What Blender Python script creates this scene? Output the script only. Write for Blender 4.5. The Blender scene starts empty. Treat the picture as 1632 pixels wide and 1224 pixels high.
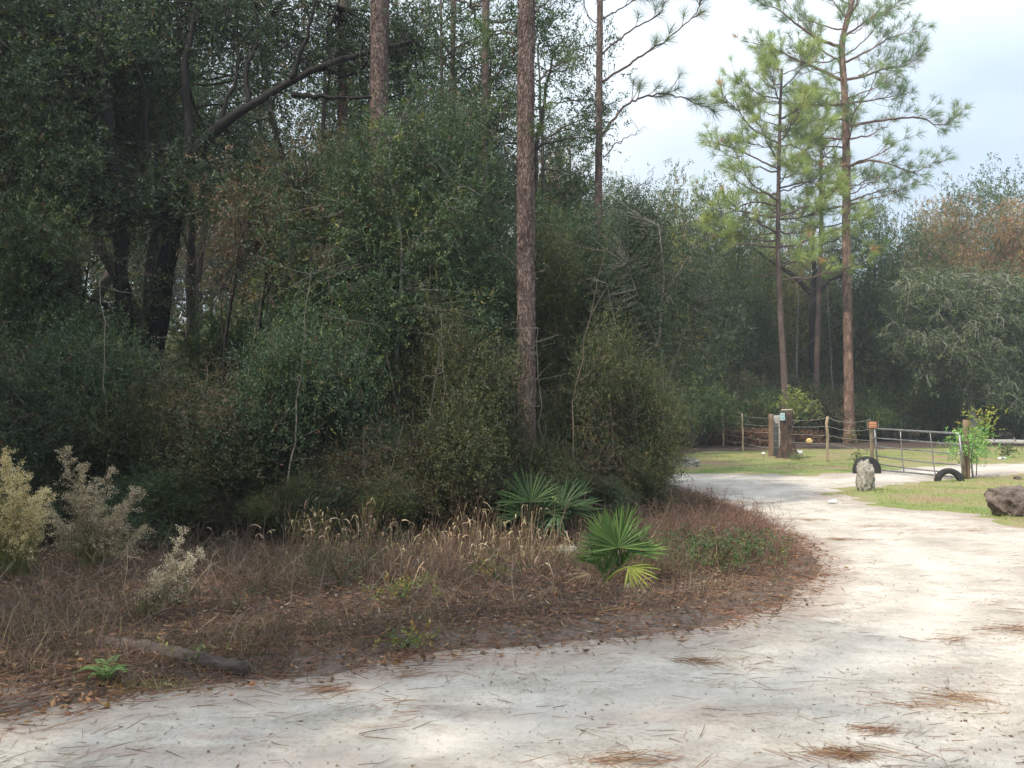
import bpy, math, random
import numpy as np
from mathutils import Vector
SC = bpy.context.scene
COL = SC.collection
R = math.radians
PI = math.pi

# ------------------------------------------------------------------ camera
F = 1358.0; W, H = 1632.0, 1224.0; EYE = 1.6
PITCH = math.atan(46.0 / F)
cam = bpy.data.cameras.new('camera'); co = bpy.data.objects.new('camera', cam); COL.objects.link(co)
cam.sensor_width = 36; cam.lens = 36 * F / W; cam.clip_end = 5000; cam.clip_start = 0.05
co.location = (0, 0, EYE); co.rotation_euler = (PI / 2 + PITCH, 0, 0)
SC.camera = co
SC.render.resolution_x = 1024; SC.render.resolution_y = 768

# ------------------------------------------------------------------ light
SUN_EL = R(46); SUN_D = np.array([-0.73, -0.68]); SUN_D = SUN_D / np.linalg.norm(SUN_D)
SUN_AZ = math.atan2(SUN_D[0], SUN_D[1])          # from +Y, clockwise towards +X
wd = bpy.data.worlds.new("World"); SC.world = wd; wd.use_nodes = True
nt = wd.node_tree; nt.nodes.clear()
wo = nt.nodes.new('ShaderNodeOutputWorld'); bg = nt.nodes.new('ShaderNodeBackground')
sky = nt.nodes.new('ShaderNodeTexSky'); sky.sky_type = 'NISHITA'; sky.sun_disc = False
sky.sun_elevation = SUN_EL; sky.sun_rotation = SUN_AZ; sky.dust_density = 2.0; sky.air_density = 1.0
tc = nt.nodes.new('ShaderNodeTexCoord'); mp = nt.nodes.new('ShaderNodeMapping')
mp.inputs['Scale'].default_value = (1.3, 1.3, 3.6)
mp.inputs['Location'].default_value = (0.35, 0.1, 0.2)
cn = nt.nodes.new('ShaderNodeTexNoise'); cn.inputs['Scale'].default_value = 1.6; cn.inputs['Detail'].default_value = 6; cn.inputs['Roughness'].default_value = 0.5
cr = nt.nodes.new('ShaderNodeValToRGB'); cr.color_ramp.elements[0].position = 0.36; cr.color_ramp.elements[1].position = 0.62
cr.color_ramp.elements[0].color = (0.5, 0.5, 0.5, 1); cr.color_ramp.elements[1].color = (1, 1, 1, 1)
mx = nt.nodes.new('ShaderNodeMix'); mx.data_type = 'RGBA'
mx.inputs[7].default_value = (5.3, 5.85, 6.3, 1)   # thin bright cloud, in the sky texture's own units
L = nt.links.new
L(tc.outputs['Generated'], mp.inputs['Vector']); L(mp.outputs[0], cn.inputs['Vector']); L(cn.outputs[0], cr.inputs[0])
# a thinly clouded sky is brighter overhead than towards the horizon
sz = nt.nodes.new('ShaderNodeSeparateXYZ'); el = nt.nodes.new('ShaderNodeMapRange'); el.inputs[1].default_value = 0.0; el.inputs[2].default_value = 1.0; el.inputs[3].default_value = 0.60; el.inputs[4].default_value = 1.45
L(tc.outputs['Generated'], sz.inputs[0]); L(sz.outputs[2], el.inputs[0]); vm = nt.nodes.new('ShaderNodeVectorMath'); vm.operation = 'SCALE'
L(cr.outputs[0], mx.inputs[0]); L(sky.outputs[0], mx.inputs[6]); L(mx.outputs[2], vm.inputs[0]); L(el.outputs[0], vm.inputs['Scale']); L(vm.outputs[0], bg.inputs[0]); L(bg.outputs[0], wo.inputs[0])
bg.inputs[1].default_value = 0.15
sl = bpy.data.lights.new('sun', 'SUN'); sl.energy = 3.0; sl.angle = R(1.5); sl.color = (1.0, 0.90, 0.74)
so = bpy.data.objects.new('sun', sl); COL.objects.link(so)
to_sun = Vector((SUN_D[0] * math.cos(SUN_EL), SUN_D[1] * math.cos(SUN_EL), math.sin(SUN_EL)))
so.rotation_euler = to_sun.to_track_quat('Z', 'Y').to_euler(); so.location = (0, 0, 40)
SC.view_settings.view_transform = 'Standard'; SC.view_settings.look = 'None'
SC.view_settings.gamma = 1; SC.view_settings.exposure = 0.68
cy = SC.cycles
cy.max_bounces = 6; cy.diffuse_bounces = 3; cy.glossy_bounces = 1; cy.transmission_bounces = 3; cy.transparent_max_bounces = 4
cy.use_denoising = True; cy.caustics_reflective = False; cy.caustics_refractive = False

hz = bpy.data.meshes.new('haze')
_c = [(x, y, z) for z in (-3, 45) for y in (-40, 140) for x in (-110, 110)]
hz.from_pydata(_c, [], [(0, 2, 3, 1), (4, 5, 7, 6), (0, 1, 5, 4), (2, 6, 7, 3), (0, 4, 6, 2), (1, 3, 7, 5)])
hm = bpy.data.materials.new('haze'); hm.use_nodes = True; hn = hm.node_tree; hn.nodes.clear()
ho = hn.nodes.new('ShaderNodeOutputMaterial'); hv = hn.nodes.new('ShaderNodeVolumePrincipled'); hv.inputs['Color'].default_value = (0.86, 0.92, 1.0, 1); hv.inputs['Density'].default_value = 0.0013; hv.inputs['Anisotropy'].default_value = 0.2
hn.links.new(hv.outputs[0], ho.inputs['Volume']); hz.materials.append(hm)
hob = bpy.data.objects.new('haze', hz); COL.objects.link(hob); hob['kind'] = 'stuff'; hob['label'] = 'thin pale haze in the air over the whole place'; hob['category'] = 'haze'
cy.volume_bounces = 0; cy.volume_max_steps = 8

# ------------------------------------------------------------------ pixels -> place
cp, sp = math.cos(PITCH), math.sin(PITCH)
def ray(px, py):
    x = (px - W / 2) / F; y = (H / 2 - py) / F
    return (x, cp - y * sp, sp + y * cp)
def G(px, py, z=0.0):
    d = ray(px, py); t = (z - EYE) / d[2]
    return np.array([d[0] * t, d[1] * t, z])
def at(px, py, Y):
    d = ray(px, py); t = Y / d[1]
    return np.array([d[0] * t, Y, EYE + d[2] * t])

# ------------------------------------------------------------------ numpy noise
def vnoise(x, y, s, seed=0):
    rg = np.random.RandomState(seed); T = rg.rand(256, 256)
    x = np.asarray(x) / s + 1000; y = np.asarray(y) / s + 1000
    xi = np.floor(x).astype(int); yi = np.floor(y).astype(int); fx = x - xi; fy = y - yi
    fx = fx * fx * (3 - 2 * fx); fy = fy * fy * (3 - 2 * fy)
    a = T[xi % 256, yi % 256]; b = T[(xi + 1) % 256, yi % 256]; c = T[xi % 256, (yi + 1) % 256]; d = T[(xi + 1) % 256, (yi + 1) % 256]
    return (a * (1 - fx) + b * fx) * (1 - fy) + (c * (1 - fx) + d * fx) * fy - 0.5
def sdist(x, y, poly):                      # positive outside
    x = np.asarray(x, float); y = np.asarray(y, float)
    best = np.full(x.shape, 1e9); ins = np.zeros(x.shape, bool); n = len(poly)
    for i in range(n):
        ax, ay = poly[i][:2]; bx, by = poly[(i + 1) % n][:2]
        dx, dy = bx - ax, by - ay; l2 = dx * dx + dy * dy + 1e-12
        t = np.clip(((x - ax) * dx + (y - ay) * dy) / l2, 0, 1)
        best = np.minimum(best, np.hypot(x - ax - t * dx, y - ay - t * dy))
        c = ((ay > y) != (by > y)); xx = ax + (y - ay) * dx / (dy if abs(dy) > 1e-9 else 1e-9)
        ins ^= c & (x < xx)
    return np.where(ins, -best, best)

# ------------------------------------------------------------------ mesh building
class MB:
    def __init__(s): s.v = []; s.q = []; s.t = []; s.c = []; s.n = 0
    def add(s, v, q=None, t=None, c=(0.5, 0.5, 0.5)):
        v = np.asarray(v, float).reshape(-1, 3); n = len(v)
        c = np.asarray(c, float)
        if c.ndim == 1: c = np.tile(c, (n, 1))
        s.v.append(v); s.c.append(c)
        if q is not None and len(q): s.q.append(np.asarray(q, int).reshape(-1, 4) + s.n)
        if t is not None and len(t): s.t.append(np.asarray(t, int).reshape(-1, 3) + s.n)
        s.n += n
    def mesh(s, name, mat, smooth=False):
        me = bpy.data.meshes.new(name)
        V = np.concatenate(s.v); C = np.concatenate(s.c)
        q = np.concatenate(s.q) if s.q else np.zeros((0, 4), int); t = np.concatenate(s.t) if s.t else np.zeros((0, 3), int)
        me.vertices.add(len(V)); me.vertices.foreach_set('co', V.astype(np.float32).ravel())
        nl = q.size + t.size; me.loops.add(nl); me.loops.foreach_set('vertex_index', np.concatenate([q.ravel(), t.ravel()]).astype(np.int32))
        npoly = len(q) + len(t); me.polygons.add(npoly)
        st = np.concatenate([np.arange(len(q)) * 4, q.size + np.arange(len(t)) * 3]).astype(np.int32)
        me.polygons.foreach_set('loop_start', st)
        me.polygons.foreach_set('use_smooth', np.full(npoly, smooth))
        me.update(calc_edges=True)
        a = me.color_attributes.new('Col', 'FLOAT_COLOR', 'POINT')
        a.data.foreach_set('color', np.concatenate([C, np.ones((len(C), 1))], 1).astype(np.float32).ravel())
        me.materials.append(mat)
        return me
def nrm(a): return a / (np.linalg.norm(a, axis=-1, keepdims=True) + 1e-9)
def pal(rg, n, cols, wts, var=0.25):
    cols = np.array(cols); w = np.array(wts, float); w /= w.sum()
    c = cols[rg.choice(len(cols), n, p=w)]
    return c * (1 + var * (rg.rand(n, 1) * 2 - 1)) * (1 + 0.08 * (rg.rand(n, 3) * 2 - 1))
def leaves(mb, p, d, nv, Ln, Wd, col, cup=0.0):
    d = nrm(d); s = nrm(np.cross(d, nv)); u = np.cross(s, d); n = len(p)
    Ln = np.broadcast_to(np.asarray(Ln, float), (n,))[:, None]; Wd = np.broadcast_to(np.asarray(Wd, float), (n,))[:, None]
    m = p + d * Ln * 0.45 - u * Ln * cup
    v = np.stack([p, m + s * Wd / 2, p + d * Ln, m - s * Wd / 2], 1)
    mb.add(v, q=np.arange(4 * n).reshape(-1, 4), c=np.repeat(col, 4, 0))
def needles(mb, p, d, Ln, Wd, col, rg, droop=0.0):
    d = nrm(d); n = len(p); s = nrm(np.cross(d, nrm(rg.randn(n, 3))))
    Ln = np.broadcast_to(np.asarray(Ln, float), (n,))[:, None]; Wd = np.broadcast_to(np.asarray(Wd, float), (n,))[:, None]
    m = p + d * Ln * 0.55; e = p + d * Ln; e[:, 2] -= droop * Ln[:, 0]; m[:, 2] -= droop * 0.3 * Ln[:, 0]
    v = np.stack([p - s * Wd / 2, p + s * Wd / 2, m + s * Wd / 2, m - s * Wd / 2, e], 1)
    b = np.arange(n)[:, None] * 5
    mb.add(v, q=b + np.array([[0, 1, 2, 3]]), t=b + np.array([[3, 2, 4]]), c=np.repeat(col, 5, 0))
def ribbons(mb, p, d, Ln, Wd, col, rg, droop=0.3, seg=3, side=None, tipw=0.1):
    d = nrm(d); n = len(p); Ln = np.broadcast_to(np.asarray(Ln, float), (n,))[:, None]; Wd = np.broadcast_to(np.asarray(Wd, float), (n,))[:, None]
    droop = np.broadcast_to(np.asarray(droop, float), (n,))
    if side is None: side = nrm(np.cross(d, nrm(rg.randn(n, 3))))
    rows = []
    for k in range(seg + 1):
        t = k / seg; c = p + d * Ln * t; c[:, 2] -= droop * Ln[:, 0] * t * t
        w = Wd * (1 - (1 - tipw) * t ** 1.5) / 2
        rows += [c - side * w, c + side * w]
    v = np.stack(rows, 1); m = 2 * (seg + 1)
    f = np.array([[2 * k, 2 * k + 1, 2 * k + 3, 2 * k + 2] for k in range(seg)])
    mb.add(v, q=(np.arange(n)[:, None, None] * m + f[None]).reshape(-1, 4), c=np.repeat(col, m, 0))
def tube(mb, pts, rad, sides=8, col=(0.2, 0.15, 0.12), rough=0.0, rg=None, cap=True):
    pts = np.asarray(pts, float); n = len(pts); rad = np.broadcast_to(np.asarray(rad, float), (n,))
    T = np.gradient(pts, axis=0); T = nrm(T)
    ref = np.array([0.0, 0, 1]) if abs(T[0][2]) < 0.9 else np.array([1.0, 0, 0])
    A = nrm(np.cross(T, ref)); B = np.cross(T, A)
    th = np.arange(sides) / sides * 2 * PI
    ring = A[:, None] * np.cos(th)[None, :, None] + B[:, None] * np.sin(th)[None, :, None]
    rr = rad[:, None, None] * np.ones((n, sides, 1))
    if rough and rg is not None: rr = rr * (1 + rough * (rg.rand(n, sides, 1) * 2 - 1))
    v = (pts[:, None] + ring * rr).reshape(-1, 3)
    i = np.arange(n - 1)[:, None] * sides; j = np.arange(sides)[None]; jn = (j + 1) % sides
    q = np.stack([i + j, i + jn, i + sides + jn, i + sides + j], -1).reshape(-1, 4)
    t = None
    if cap:
        v = np.concatenate([v, pts[-1:] , pts[:1]]); k = (n - 1) * sides; c = n * sides
        t = [[k + a, k + (a + 1) % sides, c] for a in range(sides)] + [[(a + 1) % sides, a, c + 1] for a in range(sides)]
    mb.add(v, q=q, t=t, c=col)
def bez(a, c, b, n):
    t = np.linspace(0, 1, n)[:, None]; return (1 - t) ** 2 * a + 2 * t * (1 - t) * c + t * t * b
def spline(P, n):                               # Catmull-Rom through points
    P = np.asarray(P, float)
    if len(P) == 2: return P[0] + (P[1] - P[0]) * np.linspace(0, 1, n)[:, None]
    Q = np.concatenate([[2 * P[0] - P[1]], P, [2 * P[-1] - P[-2]]]); m = len(P) - 1; out = []
    for t in np.linspace(0, m - 1e-6, n):
        i = int(t); u = t - i; a, b, c, d = Q[i:i + 4]
        out.append(0.5 * (2 * b + (c - a) * u + (2 * a - 5 * b + 4 * c - d) * u * u + (3 * b - a - 3 * c + d) * u ** 3))
    return np.array(out)
def boxes(mb, c, size, col=(0.5, 0.5, 0.5), rot=None):
    sx, sy, sz = np.array(size) / 2
    v = np.array([[x, y, z] for z in (-sz, sz) for y in (-sy, sy) for x in (-sx, sx)])
    if rot is not None: v = v @ rot.T
    mb.add(v + np.array(c), q=[[0, 2, 3, 1], [4, 5, 7, 6], [0, 1, 5, 4], [2, 6, 7, 3], [0, 4, 6, 2], [1, 3, 7, 5]], c=col)

# ------------------------------------------------------------------ objects
def tag(o, label=None, cat=None, group=None, kind=None):
    if label: o['label'] = label
    if cat: o['category'] = cat
    if group: o['group'] = group
    if kind: o['kind'] = kind
    return o
def obj(name, me, parent=None, loc=None, rz=0, sc=None):
    o = bpy.data.objects.new(name, me); COL.objects.link(o)
    if parent is not None: o.parent = parent
    if loc is not None: o.location = loc
    if rz: o.rotation_euler = (0, 0, rz)
    if sc is not None: o.scale = sc if hasattr(sc, '__len__') else (sc, sc, sc)
    return o
def thing(name, label, cat, loc=(0, 0, 0), rz=0, group=None, sc=None):
    return tag(obj(name, None, None, loc, rz, sc), label, cat, group)

# ------------------------------------------------------------------ materials
def mat(name): 
    m = bpy.data.materials.new(name); m.use_nodes = True; n = m.node_tree; n.nodes.clear()
    return m, n, n.nodes.new('ShaderNodeOutputMaterial')
def leaf_mat(name, rough=0.45, trans=0.25, vary=0.2, spec=0.5):
    m, n, out = mat(name); lk = n.links.new
    a = n.nodes.new('ShaderNodeAttribute'); a.attribute_name = 'Col'
    oi = n.nodes.new('ShaderNodeObjectInfo'); mr = n.nodes.new('ShaderNodeMapRange')
    mr.inputs[3].default_value = 1 - vary; mr.inputs[4].default_value = 1 + vary
    hs = n.nodes.new('ShaderNodeHueSaturation'); lk(oi.outputs['Random'], mr.inputs[0]); lk(mr.outputs[0], hs.inputs['Value']); lk(a.outputs['Color'], hs.inputs['Color'])
    p = n.nodes.new('ShaderNodeBsdfPrincipled'); p.inputs['Roughness'].default_value = rough; p.inputs['Specular IOR Level'].default_value = spec
    lk(hs.outputs[0], p.inputs['Base Color'])
    if trans:
        t = n.nodes.new('ShaderNodeBsdfTranslucent'); g = n.nodes.new('ShaderNodeMix'); g.data_type = 'RGBA'; g.blend_type = 'MULTIPLY'; g.inputs[0].default_value = 1
        g.inputs[7].default_value = (1.6, 1.7, 0.8, 1); lk(hs.outputs[0], g.inputs[6]); lk(g.outputs[2], t.inputs[0])
        ms = n.nodes.new('ShaderNodeMixShader'); ms.inputs[0].default_value = trans
        lk(p.outputs[0], ms.inputs[1]); lk(t.outputs[0], ms.inputs[2]); lk(ms.outputs[0], out.inputs[0])
    else: lk(p.outputs[0], out.inputs[0])
    return m
def noise_mat(name, cols, scale=5.0, detail=5, rough=0.9, bump=0.3, bscale=30.0, stretch=(1, 1, 1), metal=0.0, attr=False, spec=0.3, dist=0.02, voro=0):
    """cols = [(pos, rgb), ...] ramp over an object-space noise; attr multiplies by the mesh's own Col."""
    m, n, out = mat(name); lk = n.links.new
    t = n.nodes.new('ShaderNodeTexCoord'); mpp = n.nodes.new('ShaderNodeMapping'); mpp.inputs['Scale'].default_value = stretch
    lk(t.outputs['Object'], mpp.inputs[0])
    nz = n.nodes.new('ShaderNodeTexNoise'); nz.inputs['Scale'].default_value = scale; nz.inputs['Detail'].default_value = detail; nz.inputs['Roughness'].default_value = 0.65
    lk(mpp.outputs[0], nz.inputs['Vector'])
    r = n.nodes.new('ShaderNodeValToRGB'); els = r.color_ramp.elements
    while len(els) < len(cols): els.new(0.5)
    for e, (po, c) in zip(els, cols): e.position = po; e.color = (*c, 1)
    lk(nz.outputs[0], r.inputs[0]); colo = r.outputs[0]
    b2 = n.nodes.new('ShaderNodeTexNoise'); b2.inputs['Scale'].default_value = bscale; b2.inputs['Detail'].default_value = 4; lk(mpp.outputs[0], b2.inputs['Vector']); hgt = b2.outputs[0]
    if voro:
        vo = n.nodes.new('ShaderNodeTexVoronoi'); vo.feature = 'DISTANCE_TO_EDGE'; vo.inputs['Scale'].default_value = voro
        dv = n.nodes.new('ShaderNodeMix'); dv.data_type = 'RGBA'; dv.inputs[0].default_value = 0.3; lk(mpp.outputs[0], dv.inputs[6]); lk(b2.outputs[1], dv.inputs[7]); lk(dv.outputs[2], vo.inputs['Vector'])
        rr = n.nodes.new('ShaderNodeValToRGB'); rr.color_ramp.elements[0].color = (0.42, 0.4, 0.4, 1); rr.color_ramp.elements[1].position = 0.16
        lk(vo.outputs[0], rr.inputs[0]); mm = n.nodes.new('ShaderNodeMix'); mm.data_type = 'RGBA'; mm.blend_type = 'MULTIPLY'; mm.inputs[0].default_value = 1
        lk(colo, mm.inputs[6]); lk(rr.outputs[0], mm.inputs[7]); colo = mm.outputs[2]
        ad = n.nodes.new('ShaderNodeMath'); ad.operation = 'ADD'; lk(rr.outputs[0], ad.inputs[0]); lk(b2.outputs[0], ad.inputs[1]); hgt = ad.outputs[0]
    if attr:
        a = n.nodes.new('ShaderNodeAttribute'); a.attribute_name = 'Col'; mm = n.nodes.new('ShaderNodeMix'); mm.data_type = 'RGBA'; mm.blend_type = 'MULTIPLY'; mm.inputs[0].default_value = 1
        lk(colo, mm.inputs[6]); lk(a.outputs['Color'], mm.inputs[7]); colo = mm.outputs[2]
    p = n.nodes.new('ShaderNodeBsdfPrincipled'); p.inputs['Roughness'].default_value = rough; p.inputs['Metallic'].default_value = metal; p.inputs['Specular IOR Level'].default_value = spec
    lk(colo, p.inputs['Base Color'])
    bp = n.nodes.new('ShaderNodeBump'); bp.inputs['Strength'].default_value = bump; bp.inputs['Distance'].default_value = dist; lk(hgt, bp.inputs['Height']); lk(bp.outputs[0], p.inputs['Normal'])
    lk(p.outputs[0], out.inputs[0])
    return m
M_LEAF = leaf_mat('evergreen_leaf', 0.55, 0.22, 0.26, 0.32)
M_FAR = leaf_mat('far_leaf', 0.6, 0.25, 0.2, 0.3)
M_BACK = leaf_mat('back_leaf', 0.6, 0.3, 0.25, 0.3)
M_NEEDLE = leaf_mat('pine_needle_green', 0.5, 0.3, 0.12, 0.4)
M_DRY = leaf_mat('dry_blade', 0.8, 0.2, 0.05, 0.2)
M_FROND = leaf_mat('palmetto_leaf', 0.55, 0.22, 0.05, 0.3)
M_BARK = noise_mat('oak_bark', [(0.3, (0.035, 0.03, 0.026)), (0.7, (0.10, 0.09, 0.08))], 9, 5, 0.95, 0.8, 30, (1, 1, 0.35), dist=0.02)
M_PINE = noise_mat('pine_bark', [(0.25, (0.13, 0.088, 0.078)), (0.5, (0.20, 0.145, 0.13)), (0.75, (0.30, 0.235, 0.21))], 7, 6, 0.95, 1.0, 26, (1, 1, 0.28), dist=0.03, voro=17)
M_PINE_R = noise_mat('pine_bark_reddish', [(0.25, (0.20, 0.12, 0.09)), (0.5, (0.30, 0.19, 0.15)), (0.75, (0.42, 0.30, 0.24))], 5, 6, 0.95, 1.0, 22, (1, 1, 0.35), dist=0.03, voro=7)
M_GREYBARK = noise_mat('grey_bark', [(0.3, (0.085, 0.08, 0.072)), (0.7, (0.25, 0.24, 0.22))], 8, 5, 0.95, 0.5, 40, (1, 1, 0.6))
M_SAND = None

# ------------------------------------------------------------------ ground
ROAD_PX = [(-500, 1180), (-200, 1160), (0, 1140), (140, 1120), (280, 1098), (450, 1085), (620, 1057), (740, 1034), (900, 1022), (1050, 1010), (1150, 996), (1215, 972), (1265, 948), (1296, 915), (1298, 890), (1270, 862), (1215, 835), (1165, 812), (1120, 795), (1098, 778), (1040, 768), (1000, 764), (980, 757),
           (1060, 756), (1200, 757), (1300, 758), (1375, 753), (1450, 744), (1632, 737), (2000, 735), (2000, 752), (1632, 754), (1545, 764), (1500, 768), (1440, 771), (1390, 777), (1340, 785), (1325, 791), (1380, 800), (1440, 812), (1530, 819), (1632, 838), (1800, 862), (2300, 900)]
ROAD = [G(*p)[:2] for p in ROAD_PX] + [np.array([14.0, 2.0]), np.array([14.0, -10.0]), np.array([-30.0, -10.0]), np.array([-30.0, 1.0])]
LAWN_PX = [(1030, 762), (1036, 735), (1110, 722), (1280, 717), (1450, 716), (1632, 713), (2600, 712)]
LAWN = [G(*p)[:2] for p in LAWN_PX] + [np.array([60.0, 12.0]), np.array([16.0, 8.0]), G(1632, 900)[:2], G(1330, 830)[:2], G(1250, 795)[:2], G(1120, 775)[:2]]
def sm(a, b, x): t = np.clip((x - a) / (b - a), 0, 1); return t * t * (3 - 2 * t)
def ruts(x, y):
    r_ = -sdist(x, y, ROAD) + .25 * vnoise(x, y, 2.2, 61); return sum(np.exp(-((r_ - c) / w) ** 2) for c, w in ((1.25, .20), (2.95, .22), (4.6, .25)))
def zroad(x, y): return -0.022 * ruts(x, y) + 0.012 * vnoise(x, y, .45, 5) + 0.02 * vnoise(x, y, 1.3, 3) + 0.008 * vnoise(x, y, 0.25, 4) + 0.05 * vnoise(x, y, 6, 9)
def zlawn(x, y):
    r = sdist(x, y, ROAD) + 0.7 * vnoise(x, y, 0.9, 11) + 0.7 * vnoise(x, y, 0.28, 12); l = -sdist(x, y, LAWN) + 1.5 * vnoise(x, y, 1.6, 13)
    return 0.05 * np.tanh(r / 0.6) + 0.05 * vnoise(x, y, 6, 9) + 0.012 * vnoise(x, y, 0.5, 14) - 0.2 * sm(0.4, -0.4, l)
def zground(x, y):
    r = sdist(x, y, ROAD); rr = r + 0.22 * vnoise(x, y, 0.7, 21) + 0.12 * vnoise(x, y, 0.22, 22); l = -sdist(x, y, LAWN)
    z = 0.10 * np.tanh(rr / 0.45) + 0.05 * vnoise(x, y, 6, 9) + 0.05 * vnoise(x, y, 0.8, 23) * sm(0, 1, r) + 0.025 * vnoise(x, y, 0.2, 24) * sm(0, 0.6, r)
    return z - 0.16 * sm(-0.6, 0.6, l)
def zat(x, y): return np.maximum(np.maximum(zroad(x, y), zlawn(x, y)), zground(x, y))
def zz(x, y): return float(zat(np.array([x]), np.array([y]))[0])
def axis(lo, hi, c0, c1, step, grow=1.12):
    a = list(np.arange(c0, c1, step)); s = step; v = a[-1]
    while v < hi: s *= grow; v += s; a.append(v)
    s = step; v = a[0]; b = []
    while v > lo: s *= grow; v -= s; b.append(v)
    return np.array(b[::-1] + a)
def sheet(name, xs, ys, zf, m, keep=None):
    X, Y = np.meshgrid(xs, ys); Z = zf(X.ravel(), Y.ravel()); V = np.stack([X.ravel(), Y.ravel(), Z], 1); nx = len(xs)
    i = np.arange(len(ys) - 1)[:, None] * nx + np.arange(nx - 1)[None]
    q = np.stack([i, i + 1, i + nx + 1, i + nx], -1).reshape(-1, 4)
    if keep is not None: k = keep(V[q].mean(1)); q = q[k]
    e = sdist(V[:, 0], V[:, 1], ROAD)
    col = np.stack([np.clip(e, 0, 4) / 4, np.clip(-e, 0, 4) / 4, ruts(V[:, 0], V[:, 1]) if name == 'sand_road' else np.zeros(len(V))], 1)
    mb = MB(); mb.add(V, q=q, c=col); return tag(obj(name, mb.mesh(name, m, True)), kind='structure')

def ground_mat():
    m, n, out = mat('forest_litter'); lk = n.links.new
    t = n.nodes.new('ShaderNodeTexCoord')
    def nz(s, d=6, st=None):
        k = n.nodes.new('ShaderNodeTexNoise'); k.inputs['Scale'].default_value = s; k.inputs['Detail'].default_value = d; k.inputs['Roughness'].default_value = 0.7
        lk(t.outputs['Object'], k.inputs[0]); return k
    def ramp(src, *st):
        r = n.nodes.new('ShaderNodeValToRGB'); e = r.color_ramp.elements
        while len(e) < len(st): e.new(0.5)
        for a, (p_, c) in zip(e, st): a.position = p_; a.color = (*c, 1)
        lk(src, r.inputs[0]); return r.outputs[0]
    a = ramp(nz(14).outputs[0], (0.3, (0.045, 0.032, 0.028)), (0.5, (0.09, 0.065, 0.056)), (0.72, (0.17, 0.125, 0.105)))
    at_ = n.nodes.new('ShaderNodeAttribute'); at_.attribute_name = 'Col'; sx = n.nodes.new('ShaderNodeSeparateColor'); lk(at_.outputs[0], sx.inputs[0])
    # sand carried into the litter beside the road
    ad = n.nodes.new('ShaderNodeMath'); ad.operation = 'MULTIPLY_ADD'; lk(nz(3.5).outputs[0], ad.inputs[0]); ad.inputs[1].default_value = -0.14; lk(sx.outputs[0], ad.inputs[2])
    f = ramp(ad.outputs[0], (0.0, (1, 1, 1)), (0.05, (0, 0, 0)))
    mxx = n.nodes.new('ShaderNodeMix'); mxx.data_type = 'RGBA'; fm = n.nodes.new('ShaderNodeMath'); fm.operation = 'MULTIPLY'; fm.inputs[1].default_value = 0.38
    lk(f, fm.inputs[0]); lk(fm.outputs[0], mxx.inputs[0]); lk(a, mxx.inputs[6]); mxx.inputs[7].default_value = (0.40, 0.35, 0.31, 1)
    p = n.nodes.new('ShaderNodeBsdfPrincipled'); p.inputs['Roughness'].default_value = 0.95; p.inputs['Specular IOR Level'].default_value = 0.15; lk(mxx.outputs[2], p.inputs[0])
    b = n.nodes.new('ShaderNodeBump'); b.inputs['Strength'].default_value = 0.9; b.inputs['Distance'].default_value = 0.03; lk(nz(40, 3).outputs[0], b.inputs['Height']); lk(b.outputs[0], p.inputs['Normal'])
    lk(p.outputs[0], out.inputs[0]); return m
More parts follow.
